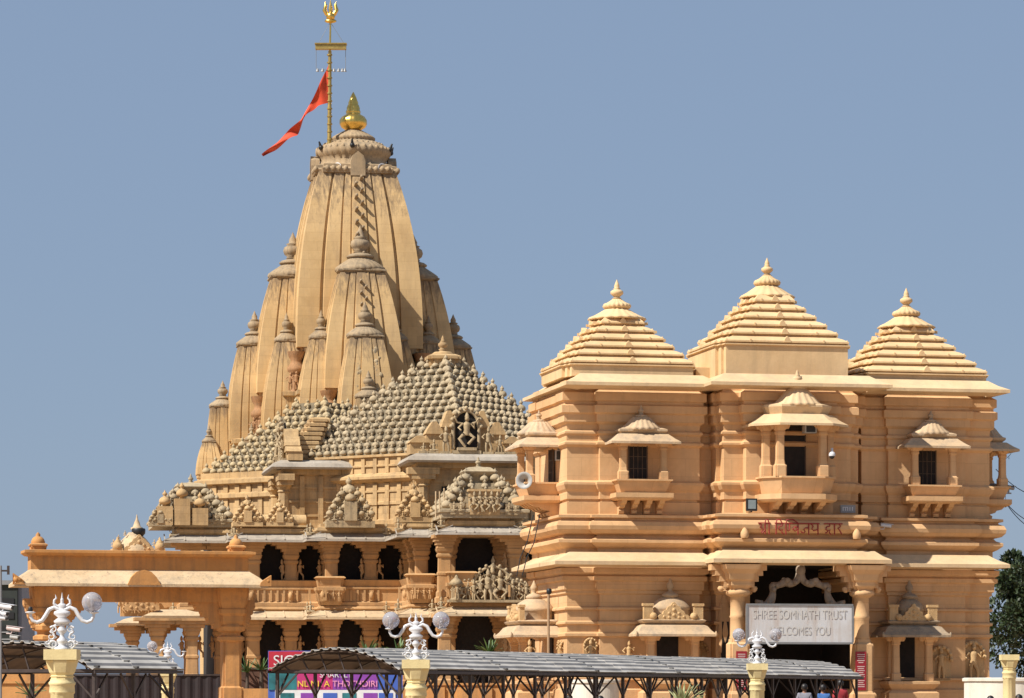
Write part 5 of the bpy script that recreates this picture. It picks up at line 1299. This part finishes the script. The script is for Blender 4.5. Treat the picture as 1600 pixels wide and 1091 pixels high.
for (x, y, yw, L, r, lab, mt) in ((9, 948, 25, .30, .045, 'white bullet camera on the mast, topmost', None), (8, 959, 40, .14, .035, 'small white camera on the mast just under the topmost', None), (4, 966, 10, .14, .03, 'small white camera on the mast, third from the top', None),
        (23, 983, 20, .26, .04, 'faded pinkish bullet camera on the mast, low down', plain('faded_pink_housing', (.50, .40, .38), .5)), (24, 996, 25, .16, .035, 'small grey camera on the mast, lowest', M_HORN)):
    bullet_camera((px(x, Y), Y - .1, pz(y, Y)), -yw, L, r, lab, mt, 'cameras on the mast', pitch=8)
for y in (952, 962, 969, 988, 999):
    m = MB(); m.bar((px(1, Y), Y, pz(y, Y)), (px(14 if y < 975 else 24, Y), Y - .08, pz(y, Y)), .02); m.build('camera_arm', M_GREYMETAL, t)

# ================================================================== plants and tree
def leaf_mat(name, c1, c2, rough=.5):
    m, n, l, b = new_mat(name); oi = n.new('ShaderNodeTexCoord'); nz = n.new('ShaderNodeTexNoise'); nz.inputs['Scale'].default_value = 3.0
    l.new(oi.outputs['Object'], nz.inputs['Vector']); cr = n.new('ShaderNodeValToRGB'); cr.color_ramp.elements[0].color = c1 + (1,); cr.color_ramp.elements[1].color = c2 + (1,)
    cr.color_ramp.elements[0].position = .35; cr.color_ramp.elements[1].position = .65
    l.new(nz.outputs['Fac'], cr.inputs['Fac']); l.new(cr.outputs['Color'], b.inputs['Base Color']); b.inputs['Roughness'].default_value = rough
    return m
M_LEAF = leaf_mat('dark_tree_leaves', (0.015, 0.028, 0.010), (0.042, 0.062, 0.020)); M_SWORD = leaf_mat('grey_green_sword_leaves', (0.14, 0.17, 0.06), (0.34, 0.34, 0.16))
M_BARK = plain('brown_bark', (0.10, 0.07, 0.05), .9, var=.3, scale=8, bump=.5)
def tree(X0, Y0, h0, rx, rz, zc, n, label, seed):
    rnd = random.Random(seed); t = thing('leafy_tree', label, 'tree', (X0, Y0, 0))
    m = MB(); m.tube([(X0, Y0, 0), (X0 + .1, Y0, h0*.5), (X0 - .1, Y0 + .1, h0), (X0, Y0, zc + rz*.4)], [.34, .27, .2, .06], 10)
    for i in range(9):
        a = rnd.uniform(0, 2*PI); e = Vector((X0 + rx*.75*math.cos(a), Y0 + rx*.75*math.sin(a), zc + rz*rnd.uniform(-.4, .7)))
        s = Vector((X0, Y0, h0*rnd.uniform(.7, 1.1))); m.tube([s, s + (e - s)*.5 + Vector((0, 0, .3)), e], [.12, .08, .03], 6)
    m.build('trunk', M_BARK, t)
    cl = []
    while len(cl) < 75:
        p = Vector((rnd.uniform(-1, 1), rnd.uniform(-1, 1), rnd.uniform(-1, 1)))
        if .3 < p.length < 1.0: cl.append((Vector((X0 + p.x*rx, Y0 + p.y*rx, zc + p.z*rz)), rnd.uniform(.35, .85)))
    pts = []; fs = []
    for c, r in cl:
        for k in range(n//75):
            d = Vector((rnd.gauss(0, 1), rnd.gauss(0, 1), rnd.gauss(0, 1))).normalized()*r*rnd.uniform(.5, 1.05); p = c + d
            ax = (d.normalized() + Vector((rnd.uniform(-.8, .8), rnd.uniform(-.8, .8), rnd.uniform(-.6, .8)))).normalized()
            sd = ax.cross(Vector((rnd.uniform(-1, 1), rnd.uniform(-1, 1), rnd.uniform(-1, 1)))).normalized(); L = rnd.uniform(.13, .25); o = len(pts)
            pts += [p, p + ax*L*.5 + sd*L*.3, p + ax*L, p + ax*L*.5 - sd*L*.3]; fs.append((o, o+1, o+2, o+3))
    m = MB(); m.add(pts, fs); m.build('crown', M_LEAF, t)
tree(px(1648, 150), 150.0, 3.2, 2.9, 3.0, 5.6, 42000, 'dark leafy tree behind the gatehouse at the right edge', 3)
def sword_plant(X0, Y0, z0, L, n, label, seed, wide=.055, mat=None):
    rnd = random.Random(seed); t = thing('sword_leaf_plant', label, 'plant', (X0, Y0, 0))
    m = MB(); m.tube([(X0, Y0, 0), (X0, Y0, z0)], [.09, .07], 8); m.build('stem', M_BARK, t)
    m = MB()
    for i in range(n):
        a = rnd.uniform(0, 2*PI); up = rnd.uniform(.25, 1.25); l = L*rnd.uniform(.7, 1.05); d = Vector((math.cos(a)*math.cos(up), math.sin(a)*math.cos(up), math.sin(up))); sd = d.cross(Vector((0, 0, 1))).normalized(); nn = sd.cross(d)
        rs = []
        for s in (0, .2, .45, .7, .88, 1.0):
            w = wide*(1 - s)**.6*(1 if s else .7) + .002; p = Vector((X0, Y0, z0)) + d*l*s + Vector((0, 0, -.22*l*s*s*math.cos(up)))
            rs.append([p - sd*w, p - nn*.006, p + sd*w, p + nn*.014])
        m.rings(rs)
    m.build('leaf_rosette', mat or M_SWORD, t)
sword_plant(px(1066, 97), 97.0, 1.45, .85, 34, 'spiky grey-green sword-leaf plant in front of the long canopy', 5)
M_GREEN = leaf_mat('fresh_green_leaves', (0.04, 0.09, 0.02), (0.10, 0.16, 0.04))
sword_plant(px(386, 149.5), 149.6, 2.75, .85, 16, 'green leafy plant in the brown planter, left one', 6, .07, M_GREEN)
sword_plant(px(408, 149.5), 149.6, 2.85, .9, 16, 'green leafy plant in the brown planter, right one', 7, .07, M_GREEN)
sword_plant(px(45, 90), 90.0, 1.75, .55, 12, 'thin dark green plant in front of the crenellated wall', 8, .02, M_GREEN)
for i, (x, lab) in enumerate(((573, 'dim green plant in the temple gallery, left of the middle lamp post'), (622, 'dim green plant in the temple gallery, behind the middle lamp post'), (765, 'broad dim green plant in the temple gallery near the gatehouse'))):
    sword_plant(px(x, 212), 212.6, 4.3, 1.3, 22, lab, 20 + i, .12, M_GREEN)

# ================================================================== people under the canopies
M_SKIN = plain('brown_skin', (0.26, 0.13, 0.08), .6); M_HAIR = plain('black_hair', (0.012, 0.010, 0.010), .5)
def skinned(name, joints, edges, mat, parent, sub=2):
    me = bpy.data.meshes.new(name); me.from_pydata([j[0] for j in joints], edges, []); me.update()
    o = bpy.data.objects.new(name, me); COL.objects.link(o)
    sk = o.modifiers.new('skin', 'SKIN'); sv = me.skin_vertices[0].data if me.skin_vertices else None
    if sv is None:
        bm = bmesh.new(); bm.from_mesh(me); bm.verts.layers.skin.verify(); bm.to_mesh(me); bm.free(); sv = me.skin_vertices[0].data
    for i, j in enumerate(joints): sv[i].radius = (j[1], j[1]*(j[2] if len(j) > 2 else 1)); sv[i].use_root = (i == 0)
    ss = o.modifiers.new('sub', 'SUBSURF'); ss.levels = ss.render_levels = sub
    dg = bpy.context.evaluated_depsgraph_get(); dg.update()
    mm = bpy.data.meshes.new_from_object(o.evaluated_get(dg)); bpy.data.objects.remove(o); bpy.data.meshes.remove(me)
    mm.name = name; mm.materials.clear(); mm.materials.append(mat); mm.polygons.foreach_set('use_smooth', [True]*len(mm.polygons))
    q = bpy.data.objects.new(name, mm); COL.objects.link(q); q.parent = parent
    return q
def person(X0, Y0, z0, face, shirt, trousers, label, h=1.68, hairlen=0.0):
    t = thing('person', label, 'person', (X0, Y0, z0), 'people by the canopy'); t.rotation_euler = (0, 0, R(face)); k = h/1.70
    J = [((0, 0, .95), .13, .85), ((0, 0, 1.12), .135, .75), ((0, 0, 1.33), .165, .68), ((0, -.005, 1.45), .07), ((0, -.02, 1.53), .058), ((0, -.035, 1.62), .098, 1.1), ((0, -.02, 1.69), .06),
         ((-.11, 0, .86), .095), ((-.11, -.01, .49), .065), ((-.11, .01, .09), .045), ((-.12, -.14, .035), .04),
         ((.11, 0, .86), .095), ((.11, -.03, .49), .065), ((.12, -.01, .09), .045), ((.13, -.16, .035), .04),
         ((-.19, 0, 1.39), .062), ((-.25, .01, 1.12), .045), ((-.25, -.07, .87), .034), ((-.245, -.10, .79), .036),
         ((.19, 0, 1.39), .062), ((.25, .02, 1.12), .045), ((.26, -.06, .87), .034), ((.255, -.09, .79), .036)]
    E = [(0, 1), (1, 2), (2, 3), (3, 4), (4, 5), (5, 6), (0, 7), (7, 8), (8, 9), (9, 10), (0, 11), (11, 12), (12, 13), (13, 14), (2, 15), (15, 16), (16, 17), (17, 18), (2, 19), (19, 20), (20, 21), (21, 22)]
    for sx in (-1, 1):
        for f in range(4):
            b = len(J); x = sx*(.25 + .012*(f - 1.5)); hand = 18 if sx < 0 else 22
            J += [((x, -.115 + .016*f - .01, .75), .010), ((x, -.12 + .016*f, .70 + .006*abs(f - 1.5)), .008)]; E += [(hand, b), (b, b + 1)]
        b = len(J); J += [((sx*.225, -.135, .775), .011), ((sx*.22, -.15, .74), .009)]; E += [(hand, b), (b, b + 1)]
    sc = lambda J: [((j[0][0]*k, j[0][1]*k, j[0][2]*k), j[1]*k) + tuple(j[2:]) for j in J]
    skinned('body', sc(J), E, M_SKIN, t, 1)
    inf = lambda idx, d: [(J[i][0], J[i][1] + d) + tuple(J[i][2:]) for i in idx]
    skinned('shirt', sc([((0, 0, .88), .155, .85)] + inf([1, 2], .02) + [((0, -.005, 1.44), .085)] + inf([15, 16], .022) + inf([19, 20], .022)), [(0, 1), (1, 2), (2, 3), (2, 4), (4, 5), (2, 6), (6, 7)], shirt, t, 2)
    skinned('trousers', sc([((0, 0, .93), .150, .85)] + inf([7, 8], .022) + [((-.11, .01, .10), .07)] + inf([11, 12], .022) + [((.12, -.01, .10), .07)]), [(0, 1), (1, 2), (2, 3), (0, 4), (4, 5), (5, 6)], trousers, t, 2)
    hm = MB(Matrix.Scale(k, 4)); hm.lathe((0, -.012, 1.56 - hairlen*.5), [(.09, 0), (.105, .04 + hairlen*.4), (.112, .09 + hairlen*.5), (.10, .15 + hairlen*.5), (.06, .19 + hairlen*.5), (.01, .205 + hairlen*.5)], 16, sy=1.0)
    hm.M = Matrix.Translation((0, .035*k, 0)) @ Matrix.Scale(k, 4)
    me = bpy.data.meshes.new('hair'); me.from_pydata([tuple(v + Vector((0, .025*k, .0))) for v in hm.v], [], hm.f); me.materials.append(M_HAIR); me.polygons.foreach_set('use_smooth', [True]*len(me.polygons))
    o = bpy.data.objects.new('hair', me); COL.objects.link(o); o.parent = t
    fm = MB(Matrix.Scale(k, 4))
    for sx in (-1, 1): fm.ball((sx*.036, -.135, 1.625), .013, 8, 6); fm.ball((sx*.036, -.128, 1.652), .014, 8, 6, sx=1.6, sz=.4)
    me = bpy.data.meshes.new('eyes'); me.from_pydata([tuple(v) for v in fm.v], [], fm.f); me.materials.append(M_HAIR); o = bpy.data.objects.new('eyes', me); COL.objects.link(o); o.parent = t
    fm = MB(Matrix.Scale(k, 4)); fm.ball((0, -.145, 1.60), .018, 8, 6, sz=1.6); fm.ball((0, -.128, 1.562), .024, 8, 6, sy=.5, sz=.35)
    for sx in (-1, 1): fm.ball((sx*.105, -.03, 1.61), .022, 8, 6, sx=.4, sz=1.5)
    me = bpy.data.meshes.new('face'); me.from_pydata([tuple(v) for v in fm.v], [], fm.f); me.materials.append(M_SKIN); o = bpy.data.objects.new('face', me); COL.objects.link(o); o.parent = t
cloth = lambda n, c: plain(n, c, .85, var=.15)
BLU, WHT, GRY, RED_, DRK = cloth('blue_cotton', (.06, .16, .42)), cloth('white_cotton', (.62, .62, .60)), cloth('grey_cotton', (.20, .20, .24)), cloth('red_cotton', (.40, .04, .05)), cloth('dark_cotton', (.03, .03, .04))
for x, Y, z, f, sh, tr, lab in ((890, 112, .05, 150, WHT, DRK, 'person in a white shirt before the white wall under the long canopy'),
        (938, 111, .02, -20, GRY, DRK, 'person in a grey shirt beside the white wall under the long canopy'),
        (1257, 117.2, .42, 170, GRY, DRK, 'person in a grey shirt walking into the doorway, left of the one in blue'),
        (1286, 117.0, .40, 185, BLU, DRK, 'person in a bright blue shirt in the gatehouse doorway'),
        (1313, 116.6, .55, 200, RED_, GRY, 'person in a red shirt by the right pillar of the doorway'),
        (1548, 108, 0.02, 20, DRK, DRK, 'person in dark clothes below the right wing of the gatehouse'),
        (1592, 107, 0.06, -30, WHT, GRY, 'person in a white shirt under the bare post at the right edge')):
    person(px(x, Y), Y, z, f, sh, tr, lab)
m = MB(G.M); m.loft(rect(G.u(1100, -60), G.u(1390, -60), -330, -40), [(0, GB), (0, GB + 10)]); m.loft(rect(G.u(1110, -60), G.u(1380, -60), -290, -40), [(0, GB + 10.1), (0, GB + 20)])
tag(m.build('entrance_steps', M_EAVE_PALE), kind='structure')
